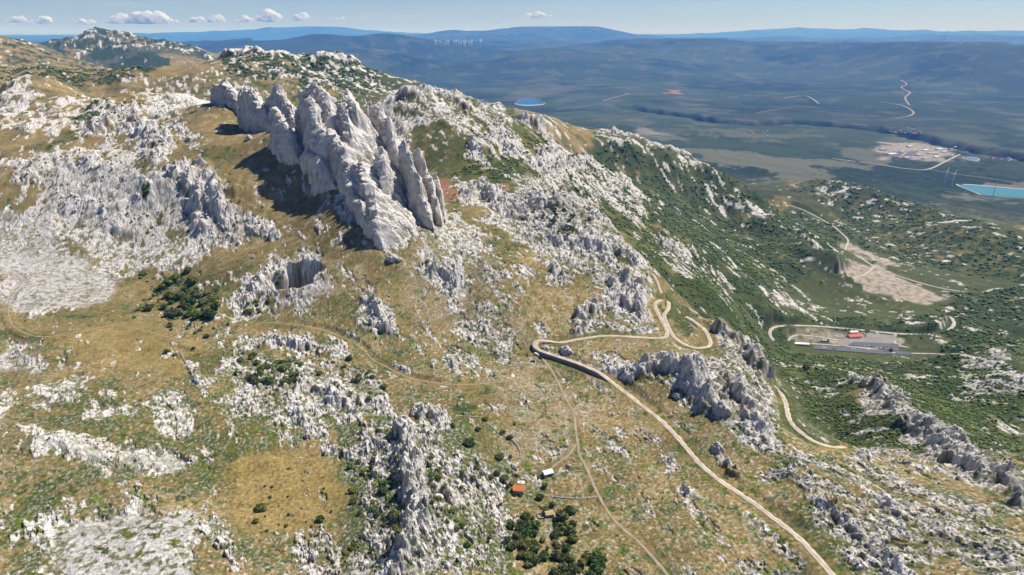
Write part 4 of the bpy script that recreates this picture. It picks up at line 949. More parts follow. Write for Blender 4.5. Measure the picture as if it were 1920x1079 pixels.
t = empty('animal_pen', (hx, hy, hz), R(8)); tag(t, 'roofless square pen of stacked pale stones beside the yellow roofed hut', 'pen')
for a_ in range(4):
    o = MB().box(-2.6, 2.6, -2.6, -2.2, -1, 1.1).build('wall', stone, t); o.rotation_euler = (0, 0, a_ * math.pi / 2)

def vehicle(label, px, py, rz, paint, L=4.4, van=False, cat='car', detail=True, group=None, xyz=None):
    loc = on(px, py) if xyz is None else xyz
    t = empty('parked_van' if van else 'parked_car', loc, rz); tag(t, label, cat, group); h = L / 2; W = .88
    zt = 1.95 if van else 1.42; zb = 1.05 if van else .88
    prof = [(-h,.35),(-h,zb),(-h*.62,zb+.05) if not van else (-h*.98,zb+.05),(-h*.45,zt) if not van else (-h*.9,zt),(h*.28,zt) if not van else (h*.5,zt),(h*.55,zb+.05) if not van else (h*.75,zb+.05),(h*.98,zb-.12),(h,.35)]
    n = len(prof); vs = []
    for sgn in (-1, 1):
        for i, (x, z) in enumerate(prof): vs.append((x, sgn * W * (.84 if z > zb + .1 else 1), z))
    fs = [tuple(range(n))[::-1], tuple(range(n, 2 * n))] + [(i, (i + 1) % n, n + (i + 1) % n, n + i) for i in range(n)]
    MB().poly(vs, fs).build('body', paint, t, .06)
    if detail:
        g = MB()
        x0, x1 = (prof[2][0], prof[5][0])
        for sgn in (-1, 1): g.poly([(x0 * .8, sgn * (W + .01) * .98, zb + .08), (x1 * .85, sgn * (W + .01) * .98, zb + .08), (prof[4][0] * .95, sgn * (W * .84 + .02), zt - .12), (prof[3][0] * .95, sgn * (W * .84 + .02), zt - .12)], [(0,1,2,3) if sgn < 0 else (3,2,1,0)])
        a_, b_ = prof[4], prof[5]; g.poly([(a_[0] + .05, -.66, a_[1] - .08), (a_[0] + .05, .66, a_[1] - .08), (b_[0] + .04, .78, b_[1] + .05), (b_[0] + .04, -.78, b_[1] + .05)], [(0,3,2,1)])
        g.build('window', glass, t)
        for x in (-h * .62, h * .62):
            for sgn in (-1, 1): MB().tube((x, sgn * W * .78, .33), (x, sgn * (W + .02), .33), .33, .33, 12).build('wheel', tyre, t)
    return t
pw = mat('white_paint', (.75, .76, .78), .3, spec=.5); pd = mat('dark_paint', (.03, .035, .05), .3, spec=.5); ps = mat('silver_paint', (.42, .44, .47), .3, spec=.5); pr = mat('red_paint', (.45, .04, .03), .3, spec=.5)
vehicle('white van parked tight against the foot of the retaining wall', 1006, 667, R(-42), pw, 5.6, True, 'van')
vehicle('dark car parked at the wall right behind the white van', 1013, 673, R(-30), pd, 4.3)
vehicle('dark car standing alone on the dusty turning place, farthest from the wall', 989, 667, R(80), pd, 4.5)
vehicle('dark estate car parked crosswise at the top of the vehicle track', 999, 679, R(5), pd, 4.6)

# tunnel-side yard in the valley
def patch(name, quad, m, nu=24, nv=8, lift=.5, flat=None):
    (a, b, c, d) = [np.array(q_, float) for q_ in quad]; V_ = []
    for i in range(nu):
        for j in range(nv):
            u, v_ = i / (nu - 1), j / (nv - 1); q_ = (a * (1 - u) + b * u) * (1 - v_) + (d * (1 - u) + c * u) * v_
            x, y = world(*q_); V_.append((x, y, float(land_z(x, y)) + lift))
    V_ = np.array(V_); I_ = np.arange(nu * nv).reshape(nu, nv)
    A_ = np.c_[V_[:, :2], np.ones(len(V_))]; co, *_ = np.linalg.lstsq(A_, V_[:, 2], rcond=None); fit = A_ @ co
    V_[:, 2] = np.maximum(fit, V_[:, 2])
    me = mesh_from(name, V_, np.stack([I_[:-1, :-1], I_[:-1, 1:], I_[1:, 1:], I_[1:, :-1]], -1).reshape(-1, 4), 4)
    return tag(link(name, me, m), kind='structure')
patch('parking_lot', [(1522,655),(1700,668),(1712,662),(1530,647)], asphalt, 40, 8, .9)
patch('pavement', [(1515,649),(1530,646),(1715,661.5),(1712,663.5)], paver, 30, 3, 1.0) if False else None
patch('service_yard', [(1575,650),(1685,657),(1680,630),(1590,628)], mat('yard_gravel', (.22, .20, .185), .95, .2, .06), 24, 10, .45)
def yard_house(name, label, px, py, rz, L, W, hw, hr, wm_, rm_, cat='building', wins=3, group=None, detail=True):
    x, y, z = on(px, py); return gable(name, label, cat, (x, y, z), rz, L, W, hw, hr, wm_, rm_, wins, False, group, detail=detail)
yard_house('service_building', 'long white building with a red roof beside the valley yard', 1601, 634, R(8), 26, 12, 5, 3, white, redroof, wins=5)
yard_house('service_building', 'small white annex behind the red roofed building', 1600, 626, R(6), 16, 7, 4, 1.2, white, sheet, wins=2)
yard_house('storage_shed', 'long low white shed at the left end of the dark car park', 1503, 648, R(-7), 27, 7, 3.6, 1.2, white, mat('white_roof', (.80, .80, .80), .6, .05, .1), 'shed', wins=3)
yard_house('storage_shed', 'small grey shed beside the loop road of the valley yard', 1545, 641, R(-5), 9, 6, 3, 1, stone, greyroof, 'shed', wins=1)
random.seed(3)
for i, (px, py, pm, lb) in enumerate([(1546,653,pw,'white lorry parked at the shed end of the dark car park'),(1565,656,pd,'dark lorry parked on the near edge of the dark car park'),(1600,655,pw,'white lorry parked in the middle of the dark car park'),(1628,657,pw,'white lorry standing behind the red lorry on the car park'),(1640,660,pr,'red lorry parked near the middle of the dark car park'),(1660,661,pd,'dark lorry parked near the open end of the dark car park'),(1676,664,pw,'white lorry parked at the open end of the dark car park')]):
    vehicle(lb, px, py, R(-8 + random.uniform(-6, 6)), pm, 9, True, 'lorry')
for i in range(8):
    x, y, z = on(1620 + i * 7.5, 650.5 + i * .8)
    vehicle('small car in the row parked along the kerb of the valley yard', 0, 0, R(80), random.choice([pw, ps, pd]), 4.4, detail=False, group='cars in a row beside the dark car park', xyz=(x, y, z + 1))
lampm = mat('galvanised', (.40, .41, .43), .5)
def lamp(px, py):
    x, y, z = on(px, py); t = empty('street_lamp', (x, y, z), R(-8)); tag(t, 'tall grey street lamp along the edge of the dark car park', 'street lamp', 'street lamps around the car park')
    MB().tube((0, 0, -.5), (0, 0, 11), .16, .1, 8).build('pole', lampm, t); MB().tube((0, 0, 10.9), (0, -2, 11.2), .08, .06, 6).build('arm', lampm, t); MB().box(-.2, .2, -2.7, -1.9, 11.1, 11.3).build('lamp_head', lampm, t)
for i in range(8): lamp(1530 + i * 24, 646.5 + i * 2.1)

patch('parking_lot', [(1590,649),(1690,655),(1683,646),(1600,642)], asphalt, 24, 6, 1.3)
# far works on the plain
works = [(1655,282,60,30),(1672,290,80,40),(1690,286,50,25),(1705,276,45,30),(1722,292,60,30),(1735,283,55,30),(1748,289,90,36),(1760,281,60,26),(1770,286,70,30),(1700,297,50,20),(1735,299,60,20),(1755,296,55,20),(1782,281,40,20),(1791,277,30,18)]
for i, (px, py, L_, W_) in enumerate(works):
    yard_house('works_building', 'pale flat hall of the dusty works on the plain', px, py, R(20 + 7 * (i % 3)), L_, W_, 7, 2, white if i % 3 else stone, sheet if i % 2 else greyroof, wins=0, group='halls of the works on the plain', detail=False)
rp = random.Random(5)
for i in range(46):
    if i < 26: px, py = 1668 + rp.random() * 60, 241 + rp.random() * 13; lb, gp = 'tiny pale house of the village beside the river canyon', 'houses of the canyon village'
    elif i < 36: px, py = 1860 + rp.random() * 45, 296 + rp.random() * 7; lb, gp = 'tiny pale house of the hamlet behind the turquoise reservoir', 'houses of the reservoir hamlet'
    else: px, py = 1395 + rp.random() * 60, 246 + rp.random() * 12; lb, gp = 'tiny pale house scattered along the near side of the canyon road', 'houses scattered before the canyon'
    yard_house('village_house', lb, px, py, rp.random() * 3, 14 + rp.random() * 8, 10, 5, 3, white, redroof if rp.random() < .45 else greyroof, 'house', 0, gp, False)
# dark panel fields of the works
pan = mat('panel_field', (.075, .05, .075), .6, .2, .02)
for q_ in ([(1662,296),(1684,299),(1694,288),(1674,285)], [(1690,299),(1704,301),(1722,286),(1702,288)]): patch('works_field', q_, pan, 14, 8, 2.5)
fieldm = mat('ploughed_field', (.12, .09, .085), .95, .25, .008)
for q_ in ([(1840,348),(1925,357),(1925,352),(1850,344)],): patch('works_field', q_, fieldm, 14, 5, 3)

# ------------------------------------------------------------------ water
def water(name, pts, zref, color, rimc, rimw, lift=3):
    z = on(*zref)[2] + lift
    out = [at_z(*q_, z) for q_ in smooth_line(pts, 4, True)]; n = len(out); cx = sum(p_[0] for p_ in out) / n; cy = sum(p_[1] for p_ in out) / n
    m = bpy.data.materials.new(name + '_water'); m.use_nodes = True; b = m.node_tree.nodes['Principled BSDF']
    b.inputs['Base Color'].default_value = (*color, 1); b.inputs['Roughness'].default_value = .25; b.inputs['IOR'].default_value = 1.33
    tag(MB().poly(out, [tuple(range(n))]).build(name, m), kind='structure')
    s_ = [(cx + (x - cx) * rimw, cy + (y - cy) * rimw, z_ + .4) for x, y, z_ in out]; g = [(cx + (x - cx) * (rimw + .05), cy + (y - cy) * (rimw + .05), z_ - 9) for x, y, z_ in out]
    i_ = [(cx + (x - cx) * .985, cy + (y - cy) * .985, z_ - .5) for x, y, z_ in out]
    fs = []
    for k in range(n):
        k2 = (k + 1) % n; fs += [(k, k2, n + k2, n + k), (n + k, n + k2, 2 * n + k2, 2 * n + k)]
    tag(MB().poly(i_ + s_ + g, fs).build(name + '_bank', rimc), kind='structure')
bank = mat('bank', (.50, .44, .37), .9, .1, .01)
water('reservoir', [(1797,347),(1812,346.5),(1850,349),(1900,354),(1960,360),(1960,386),(1915,378.5),(1880,375),(1850,369),(1825,359)], (1850,362), (.045, .18, .19), bank, 1.06)
water('lake', [(966,194),(975,188),(990,185),(1012,187),(1022,192),(1016,196),(985,197)], (992,192), (.006, .085, .22), bank, 1.004, 6)
water('works_pond', [(1806,297),(1816,295),(1832,297),(1835,300),(1822,302)], (1820,299), (.10, .16, .22), bank, 1.1)

# ------------------------------------------------------------------ wind turbines
wt = mat('turbine_white', (.88, .88, .88), .5)
def turbine_mesh(H_, B_, rt, rb_, phase):
    tower = MB().tube((0, 0, -5), (0, 0, H_), rt, rt * .55, 12); nac = MB().box(-1.6, 1.6, -3, 5, H_ - 1, H_ + 2.2); bl = []
    for k in range(3):
        a_ = phase + k * 2 * math.pi / 3; dx, dz = math.sin(a_), math.cos(a_); m = MB(); c = (0, -4.2, H_ + .6); px_, pz_ = dz, -dx
        secs = [(0.0, rb_ * .6), (.12, rb_ * 1.15), (.5, rb_ * .8), (1.0, rb_ * .2)]
        vs = []
        for f_, w_ in secs:
            bx, bz = c[0] + dx * B_ * f_, c[2] + dz * B_ * f_
            vs += [(bx + px_ * w_, c[1], bz + pz_ * w_), (bx, c[1] - w_ * .35, bz), (bx - px_ * w_, c[1], bz - pz_ * w_), (bx, c[1] + w_ * .35, bz)]
        fs = [(i * 4 + j, i * 4 + (j + 1) % 4, i * 4 + 4 + (j + 1) % 4, i * 4 + 4 + j) for i in range(3) for j in range(4)] + [(3, 2, 1, 0), (12, 13, 14, 15)]
        bl.append(m.poly(vs, fs))
    return tower, nac, MB().tube((0, -5.6, H_ + .6), (0, -3, H_ + .6), .6, 1.7, 12), bl
for px, py, phs, lb in ((1771,344,R(45),'nearest-the-works of the three white wind turbines by the turquoise reservoir'), (1784,350,R(50),'white wind turbine at the pointed corner of the turquoise reservoir'), (1860,376,R(-20),'white wind turbine standing in front of the turquoise reservoir')):
    x, y, z = on(px, py); t = empty('wind_turbine', (x, y, z), R(48)); tag(t, lb, 'wind turbine')
    tw, nc, hb, bl = turbine_mesh(72, 34, 3.0, 2.6, phs); tw.build('tower', wt, t); nc.build('nacelle', wt, t); hb.build('hub', wt, t)
    for b_ in bl: b_.build('blade', wt, t)
farT = []
for k in range(3):
    tw, nc, hb, bl = turbine_mesh(95, 48, 5.5, 5, R(20 + 37 * k)); m = MB()
    for s_ in [tw, nc, hb] + bl: m.poly(s_.v, s_.f)
    me = bpy.data.meshes.new('wind_turbine'); me.from_pydata(m.v, [], m.f); me.update(); me.materials.append(wt); farT.append(me)
rp = random.Random(9)
spots = [(rp.uniform(815, 912), rp.uniform(84, 88.5), 'far white wind turbine of the faint farm before the blue mountains', 'turbines of the faint mountain farm') for _ in range(24)]
spots += [(px, py, 'far white wind turbine of the small cluster on the blue plateau rim', 'turbines of the small plateau cluster') for px, py in ((1532,84),(1538,84),(1546,83),(1549,84),(1557,83),(1560,84),(1576,85),(1624,85),(1627,84),(1630,85))]
spots += [(px, py, 'far white wind turbine on the reddish plateau at the horizon', 'turbines of the reddish plateau') for px, py in ((1685,82),(1694,81),(1698,80),(1722,84),(1726,83),(1735,81),(1740,82),(1761,79),(1765,81),(1770,80),(1797,81),(1801,83),(1812,81),(1831,86),(1871,82),(1893,81),(1911,82),(1916,83))]
for i, (px, py, lb, gp) in enumerate(spots):
    x, y, z = on(px, py); r_ = math.hypot(x, y); k = min(1.7, max(.8, r_ / 17000 if r_ < 40000 else 1.7))
    o = bpy.data.objects.new('wind_turbine', farT[i % 3]); COL.objects.link(o); o.location = (x, y, z); o.rotation_euler = (0, 0, R(rp.uniform(35, 65))); o.scale = (k, k, k); tag(o, lb, 'wind turbine', gp)

# ------------------------------------------------------------------ shrubs and trees
leaf = mat('foliage', (0, 0, 0), .85, .35, 1.3, .25, 2.2, attr='tint', spec=.15)
def crown_template(seed, n=3, spread=.55, squash=.75, jag=.3):
    r_ = np.random.RandomState(seed); V_, F_ = [], []
    for k in range(n):
        c = (r_.rand(3) - .5) * 2 * spread * (0 if k == 0 else 1); c[2] = abs(c[2]) * .6
        s = .75 if k == 0 else .35 + .3 * r_.rand()
        v_ = ICO_V * (1 + (r_.rand(12, 1) - .5) * 2 * jag) * s + c; v_[:, 2] = v_[:, 2] * squash + .45
        F_.append(ICO_F + k * 12); V_.append(v_)
    return np.concatenate(V_), np.concatenate(F_)
CT = [crown_template(k, 3) for k in range(14)]
LT = [crown_template(k + 50, 9, .75, .9, .35) for k in range(14)]
def leafy(seed, n=260):
    """rich crown: inner lumps plus many leaf clumps over them"""
    r_ = np.random.RandomState(seed); V_, F_ = crown_template(seed + 200, 12, .62, .9, .3)
    V_ = [V_ * .92]; F_ = [F_]; off = len(V_[0])
    for k in range(n):
        d = r_.randn(3); d[2] = abs(d[2]) * .9 - .15; d /= np.linalg.norm(d); p = d * (.72 + .34 * r_.rand()) * (1 + .22 * math.sin(d[0] * 5 + seed) * math.cos(d[1] * 4 + seed)) * np.array([1, 1, .85]) + np.array([0, 0, .5])
        a = r_.randn(3); a /= np.linalg.norm(a); b = np.cross(a, r_.randn(3)); b /= np.linalg.norm(b); s = .09 + .09 * r_.rand()
        V_.append(np.array([p + a * s, p + b * s, p - a * s * .9, p - b * s])); F_.append(np.array([(0, 1, 2), (0, 2, 3)]) + off); off += 4
    return np.concatenate(V_), np.concatenate(F_)
def green(r_, n, warm=0.0):
    a = C(.135, .165, .040); b = C(.050, .085, .022); k = r_.rand(n, 1).astype(np.float32); c = a * k + b * (1 - k); return c * (1 + warm * C(.5, .2, .1))
r_ = np.random.RandomState(21)
# scrub that nobody could count: densest in the valley woodland, thin on the stony ground
def scatter(n, vmin, vmax, prob):
    a = va[0] + r_.rand(n) * (va[-1] - va[0]); v = vmin + r_.rand(n) * (vmax - vmin)
    j = ((a - va[0]) / (va[1] - va[0])).astype(int).clip(0, NA - 1); i = np.interp(v, vr, np.arange(NV)).astype(int).clip(0, NV - 1)
    k = r_.rand(n) < prob[i, j] * (1 - FLAT[i, j]) ** 4 * (YARD[i, j] < .2); a, v, i, j = a[k], v[k], i[k], j[k]
    x = np.exp(v) * np.sin(a); y = np.exp(v) * np.cos(a); return x, y, land_z(x, y), np.exp(v), i, j
clump = np.clip(.5 + n2 * 1.6 + n1 * .6, 0, 1)
pr_ = np.clip(wood_d * 1.9 - .1, 0, 1) * sstep(.25, .7, clump) * (1 - dirt_d) * (1 - rock * .7) + np.clip(rock_d, 0, .5) * .10 * clump * (1 - np.clip(scree, 0, 1))
pr_ = pr_ + .30 * wm * (1 - rock)
pr_ = pr_ * (1 - np.clip(gold_d * 1.2, 0, .97))
x, y, z, rr, i, j = scatter(int(330000), math.log(230), math.log(3600), pr_)
size = np.maximum(.8, rr * .0017) * (.5 + 1.1 * r_.rand(len(x)) ** 2)
size *= .75 + .5 * np.clip(wood_d[i, j], 0, 1)
c = green(r_, len(x)) * (0.75 + .5 * clump[i, j][:, None]); print('scrub', len(x))
V_, F_, c_ = put_many(CT, np.stack([x, y, z - .15 * size], 1), size, r_.rand(len(x)) * 6.3, c, size * (.7 + .5 * r_.rand(len(x))))
me = mesh_from('scrub', V_, F_, 3); set_cols(me, c_); tag(link('scrub', me, leaf), kind='stuff')

# trees and shrubs one can point to
barkm = mat('bark', (.16, .12, .085), .9, .3, 4)
TREE_ME = []
for k in range(10):
    V_, F_ = leafy(k); me = mesh_from('crown', V_, F_, 3); cc = [C(.150,.170,.035), C(.060,.100,.025), C(.105,.150,.035), C(.080,.105,.040), C(.120,.130,.045)][k % 5]
    nn = np.repeat(np.random.RandomState(k + 9).rand(len(V_) // 4 + 1), 4)[:len(V_), None]; set_cols(me, np.tile(cc, (len(V_), 1)) * (.6 + .8 * nn)); me.materials.append(leaf); TREE_ME.append(me)
tk = MB().tube((0, 0, -.5), (.04, .02, .55), .11, .07, 7); tk.tube((.04, .02, .45), (.3, .1, .8), .05, .025, 5, False); tk.tube((.04, .02, .4), (-.25, -.15, .75), .05, .025, 5, False)
trunk_me = bpy.data.meshes.new('trunk'); trunk_me.from_pydata(tk.v, [], tk.f); trunk_me.materials.append(barkm)
rt = random.Random(4); NT = [0]
def tree(px, py, s, label, group=None, shrub=False, tall=1.0):
    x, y, z = on(px, py); NT[0] += 1; k = NT[0] % 10
    if shrub:
        o = bpy.data.objects.new('shrub', TREE_ME[k]); COL.objects.link(o); tag(o, label, 'shrub', group); o.location = (x, y, z - .15 * s)
    else:
        o = empty('tree', (x, y, z), 0); tag(o, label, 'tree', group)
        for nm, me in (('crown', TREE_ME[k]), ('trunk', trunk_me)): c = bpy.data.objects.new(nm, me); COL.objects.link(c); c.parent = o
        o.children[0].location = (0, 0, .25)
    o.scale = (s, s * rt.uniform(.85, 1.15), s * tall * rt.uniform(.85, 1.15)); o.rotation_euler = (0, 0, rt.uniform(0, 6.3)); return o
for px, py, s, lb in [
 (1013,936,2.7,'dark round tree nearest to the orange roofed chapel on its right, casting a shadow'), (1022,914,2.3,'dark tree between the white roofed hut and the chapel'), (1035,951,2.0,'small dark tree above the yellow roofed hut'),
 (1053,975,4.2,'broad grey-green tree right behind the yellow roofed hut'), (1024,960,2.4,'bright green tree touching the yellow roofed hut on its left'), (967,894,1.5,'small round bush alone above the chapel terrace wall'),
 (946,902,2.8,'tree at the left of the chapel, largest of the group there'), (931,891,2.2,'bush at the rock edge left of the chapel'), (959,909,1.9,'bush filling the gap between the chapel and its left tree'),
 (910,788,2.3,'round bush where the meadow stone wall ends, casting a shadow'), (896,807,2.3,'lone round bush in the brown meadow under the stone wall'), (943,813,2.3,'bush on the stone wall at the middle of its run'), (956,824,2.5,'bush at the corner of the small fenced field'),
 (936,860,2.9,'round bush at the lower edge of the small fenced field'), (958,858,1.4,'small bush beside the curved stone wall'), (848,801,2.2,'bush at the foot of the rocky knoll by the meadow'), (965,797,1.4,'lone bush in the stony pasture beyond the fenced field'),
 (880,835,4.4,'broad dark bush in the corner between the rocks and the fenced field'), (1012,896,1.6,'bush against the shaded side of the white roofed hut'), (1030,893,1.5,'bush in front of the white roofed hut'),
 (965,929,1.7,'bush touching the shaded front of the chapel'), (976,930,1.3,'small bush at the white gable of the chapel'), (952,914,1.6,'low bush at the chapel front corner'),
 (488,957,3.6,'largest dark bush in the yellow meadow'), (493,952,2.0,'bush just behind the largest dark bush in the yellow meadow'), (601,977,2.6,'dark bush at the right edge of the yellow meadow'), (480,980,2.0,'bright green low bush in the yellow meadow'),
 (655,676,3.3,'round dark bush at the upper right corner of the rocky hollow'), (672,714,3.0,'bush on the right rim of the rocky hollow'), (720,727,2.8,'pair of bushes on the spur right of the rocky hollow'), (388,633,3.0,'bright round bush beside the path below the tree grove'),
 (367,625,2.0,'small round bush next to the bright round bush under the grove'), (428,610,1.8,'lone bush on the grass between the grove and the path'), (252,597,1.8,'lone small bush left of the tree grove'), (262,583,2.4,'leftmost bush of the tree grove'),
 (313,662,3.0,'bush on the path edge above the crumbling wall'), (328,668,2.6,'dark bush in the shade at the top of the crumbling wall'), (363,655,1.6,'small bush above the crumbling wall beside the path'),
 (1511,694,5.0,'round tree standing in the golden clearing of the valley wood'), (1670,660,3.5,'tree in the green wedge by the yard road'), (1551,641,3.5,'bush between the loop road and the car park')]:
    tree(px, py, s, lb, shrub='bush' in lb)
def grove(poly, n, s0, s1, label, group, shrub=False, cond=None):
    xs = [p_[0] for p_ in poly]; ys = [p_[1] for p_ in poly]; k = 0; tries = 0
    while k < n and tries < n * 60:
        tries += 1; px = rt.uniform(min(xs), max(xs)); py = rt.uniform(min(ys), max(ys)); ins = False
        for a in range(len(poly)):
            x0, y0 = poly[a]; x1, y1 = poly[(a + 1) % len(poly)]
            if (y0 > py) != (y1 > py) and px < (x1 - x0) * (py - y0) / (y1 - y0) + x0: ins = not ins
        if not ins: continue
        tree(px, py, rt.uniform(s0, s1), label, group, shrub); k += 1
grove([(270,580),(300,565),(305,540),(335,520),(345,500),(360,500),(368,530),(395,555),(410,580),(400,600),(360,606),(320,598)], 46, 2.6, 5.0, 'tree of the dense dark green grove in the brown pasture', 'trees of the dense grove')
grove([(300,608),(400,606),(408,620),(330,628)], 10, 1.2, 2.4, 'low bush along the lower fringe of the dense grove', 'bushes under the dense grove', True)
grove([(455,575),(478,560),(500,565),(512,550),(520,520),(530,530),(520,570),(490,592),(460,590)], 16, 1.3, 3.0, 'bush growing on the floor of the rocky sinkhole', 'bushes in the sinkhole', True)
grove([(445,665),(520,665),(575,680),(560,715),(520,735),(470,730),(430,700)], 30, 1.6, 3.8, 'green bush in the middle of the rocky hollow', 'bushes in the rocky hollow', True)
grove([(580,650),(680,690),(730,740),(690,760),(600,710)], 14, 1.2, 2.4, 'small bush among the white rocks on the right rim of the hollow', 'bushes on the right rim of the hollow', True)
grove([(945,1000),(990,960),(1010,985),(1030,1040),(1000,1070),(955,1045)], 36, 1.3, 3.3, 'tree in the dense thicket below the ruined huts', 'trees of the thicket below the huts')
grove([(1020,1045),(1060,1030),(1140,1050),(1160,1085),(1020,1085)], 32, 1.2, 3.4, 'tree in the dark thicket at the lowest edge of the field', 'trees of the lowest thicket')
grove([(1040,960),(1075,960),(1080,1010),(1050,1040),(1030,1000)], 12, 1.8, 3.8, 'greyish bush scattered right of the ruined huts', 'bushes right of the huts', True)
grove([(650,860),(720,850),(735,960),(700,1050),(660,1040)], 20, 1.2, 3.0, 'bush in the shaded hollow left of the long rock spine', 'bushes left of the rock spine', True)
grove([(740,850),(755,850),(755,1000),(735,1000)], 8, 1.6, 3.0, 'dark bush close under the wall of the long rock spine', 'bushes under the rock spine', True)
grove([(800,850),(900,860),(950,940),(930,1040),(820,1040)], 26, 1.0, 2.4, 'bush among the broken rocks right of the long rock spine', 'bushes right of the rock spine', True)
grove([(560,870),(640,880),(620,1010),(500,1000),(480,900)], 24, .6, 1.3, 'tiny dark bush dotted over the yellow meadow', 'bushes dotted over the yellow meadow', True)
grove([(1080,400),(1120,420),(1060,460),(1010,420),(1000,380)], 14, 2.0, 4.0, 'dark tree between the white crags below the red soil hollow', 'trees between the lower crags')
print('trees', NT[0])

# loose stones strewn over the pastures
pr_s = np.clip(rock_d * 1.2, .05, .8) * (1 - rock) * sstep(.35, .8, .5 + n1 * .8 + n2 * .6) * np.clip(1 - gold_d * 1.5, .03, 1)
x, y, z, rr, i, j = scatter(60000, math.log(230), math.log(1400), pr_s)
size = np.maximum(.22, rr * .0006) * (.4 + 1.8 * r_.rand(len(x)) ** 4); print('stones', len(x))
c = C(.46, .435, .405) * (.7 + .4 * r_.rand(len(x), 1).astype(np.float32))
V_, F_, c_ = put_many(BT, np.stack([x, y, z + .1 * size], 1), size, r_.rand(len(x)) * 6.3, c, size * (.7 + .8 * r_.rand(len(x))))
me = mesh_from('loose_stones', V_, F_, 3); set_cols(me, c_); tag(link('loose_stones', me, drymat), kind='stuff')
# jagged blocks that break the outlines of the outcrops
def shard(seed):
    q_ = np.random.RandomState(seed); v_ = ICO_V * (1 + (q_.rand(12, 1) - .5) * .7); v_ = v_ * np.array([1.25, .6, 1.2]); v_[:, 0] += v_[:, 2] * .25 * (q_.rand() - .3); return v_, ICO_F
SHT = [shard(k) for k in range(16)]
ps_ = rock * np.clip(.05 + ridge_m * .9 + (rough - .6) * .8, 0, 1) * (1 - np.clip(scree, 0, 1))
x, y, z, rr, i, j = scatter(110000, math.log(230), math.log(1500), ps_)
size = np.maximum(.5, rr * .0014) * (.4 + 1.5 * r_.rand(len(x)) ** 3); print('blocks', len(x))
c = mix(one_(len(x), .56, .53, .49), one_(len(x), .42, .40, .385), r_.rand(len(x)).astype(np.float32))
V_, F_, c_ = put_many(SHT, np.stack([x, y, z + .1 * size], 1), size, ST + r_.randn(len(x)) * .35, c, size * (.6 + .9 * r_.rand(len(x))))
me = mesh_from('karst_blocks', V_, F_, 3); set_cols(me, c_); tag(link('karst_blocks', me, drymat), kind='stuff')

# boulders one can point to
def lump(seed, sub=3):
    import bmesh
    bm = bmesh.new(); bmesh.ops.create_icosphere(bm, subdivisions=4, radius=1)
    P_ = np.array([v_.co[:] for v_ in bm.verts]); x, y, z = P_.T
    d = .30 * pn(x * 1.4 + seed, (y + z) * 1.4, seed) + .22 * (1 - 2.4 * np.abs(pn(x * 2.6 + z, y * 1.2 + seed, seed + 3))) + .10 * (1 - 2.4 * np.abs(pn(x * 5.5 + z * 2, y * 3, seed + 5))) + .05 * pn(x * 11, y * 11 + z * 11, 7)
    P_ = P_ * (1 + d)[:, None]; F_ = np.array([[v_.index for v_ in f.verts] for f in bm.faces]); bm.free()
    me = mesh_from('boulder', P_, F_, 3); c = mix(one_(len(P_), .50, .475, .44), one_(len(P_), .36, .34, .33), np.clip(.4 + d * 1.2, 0, 1)); set_cols(me, c); me.materials.append(rockmat); return me
LM = [lump(k) for k in range(5)]
for i, (px, py, s, sz, lb) in enumerate([
 (735,486,7,.55,'long low grey boulder lying in the brown meadow below the great ridge toe'),(748,488,4,.6,'smaller broken boulder at the right end of the long low boulder'),
 (512,355,2.6,.8,'pale boulder in the middle of the brown meadow under the shade of the ridge'),(500,320,6,.35,'flat pale rock patch high on the brown meadow'),(355,262,6,.6,'rock hump in the upper brown meadow near the stony slope'),
 (467,262,5,.9,'jagged rock standing in the meadow just before the short pointed pillar'),(478,250,3.5,.9,'smaller jagged rock behind the one before the pointed pillar'),(494,389,2,.9,'small white boulder beside the footpath on the brown meadow'),
 (612,427,2,.9,'round boulder in the meadow opposite the ridge toe'),(475,484,2.2,.8,'lone boulder in the pasture above the sinkhole'),
 (1026,819,1.9,.8,'isolated white boulder in the stony pasture above the white roofed hut'),(1066,876,2,.8,'pointed boulder near the junction of spur and vehicle track'),(1077,865,1.1,.8,'small round boulder under the spur junction'),
 (1164,815,1.3,1,'small upright stone in the brown field left of the gravel road'),(1212,823,1.6,.8,'pale stone below the gravel road in the brown field'),(1345,845,5,.9,'dark rough knoll just right of the gravel road'),
 (1283,727,4.5,.9,'grey rock standing alone under the big outcrop right of the road'),(1267,745,3,.9,'small rock left of the grey rock under the big outcrop'),(1352,772,7,.9,'rounded grey rock mass at the foot of the big outcrop'),
 (577,820,3,.9,'pointed rock at the lowest tip of the rocky hollow'),(905,888,2.5,.9,'large white rock among the broken rocks left of the chapel'),(963,877,2.6,.7,'pale rock at the top edge of the chapel yard'),
 (1150,778,2,.5,'flat grey rock in the grass by the upper gravel road'),(1062,662,6,.8,'rough grey rock inside the bend of the gravel road'),(1023,655,4,.6,'pale rock island in the middle of the hairpin bend')]):
    x, y, z = on(px, py); o = bpy.data.objects.new('boulder', LM[i % 5]); COL.objects.link(o); o.location = (x, y, z + s * sz * .12); o.scale = (s, s * .75, s * sz); o.rotation_euler = (0, 0, ST + rt.uniform(-.5, .5)); tag(o, lb, 'boulder')

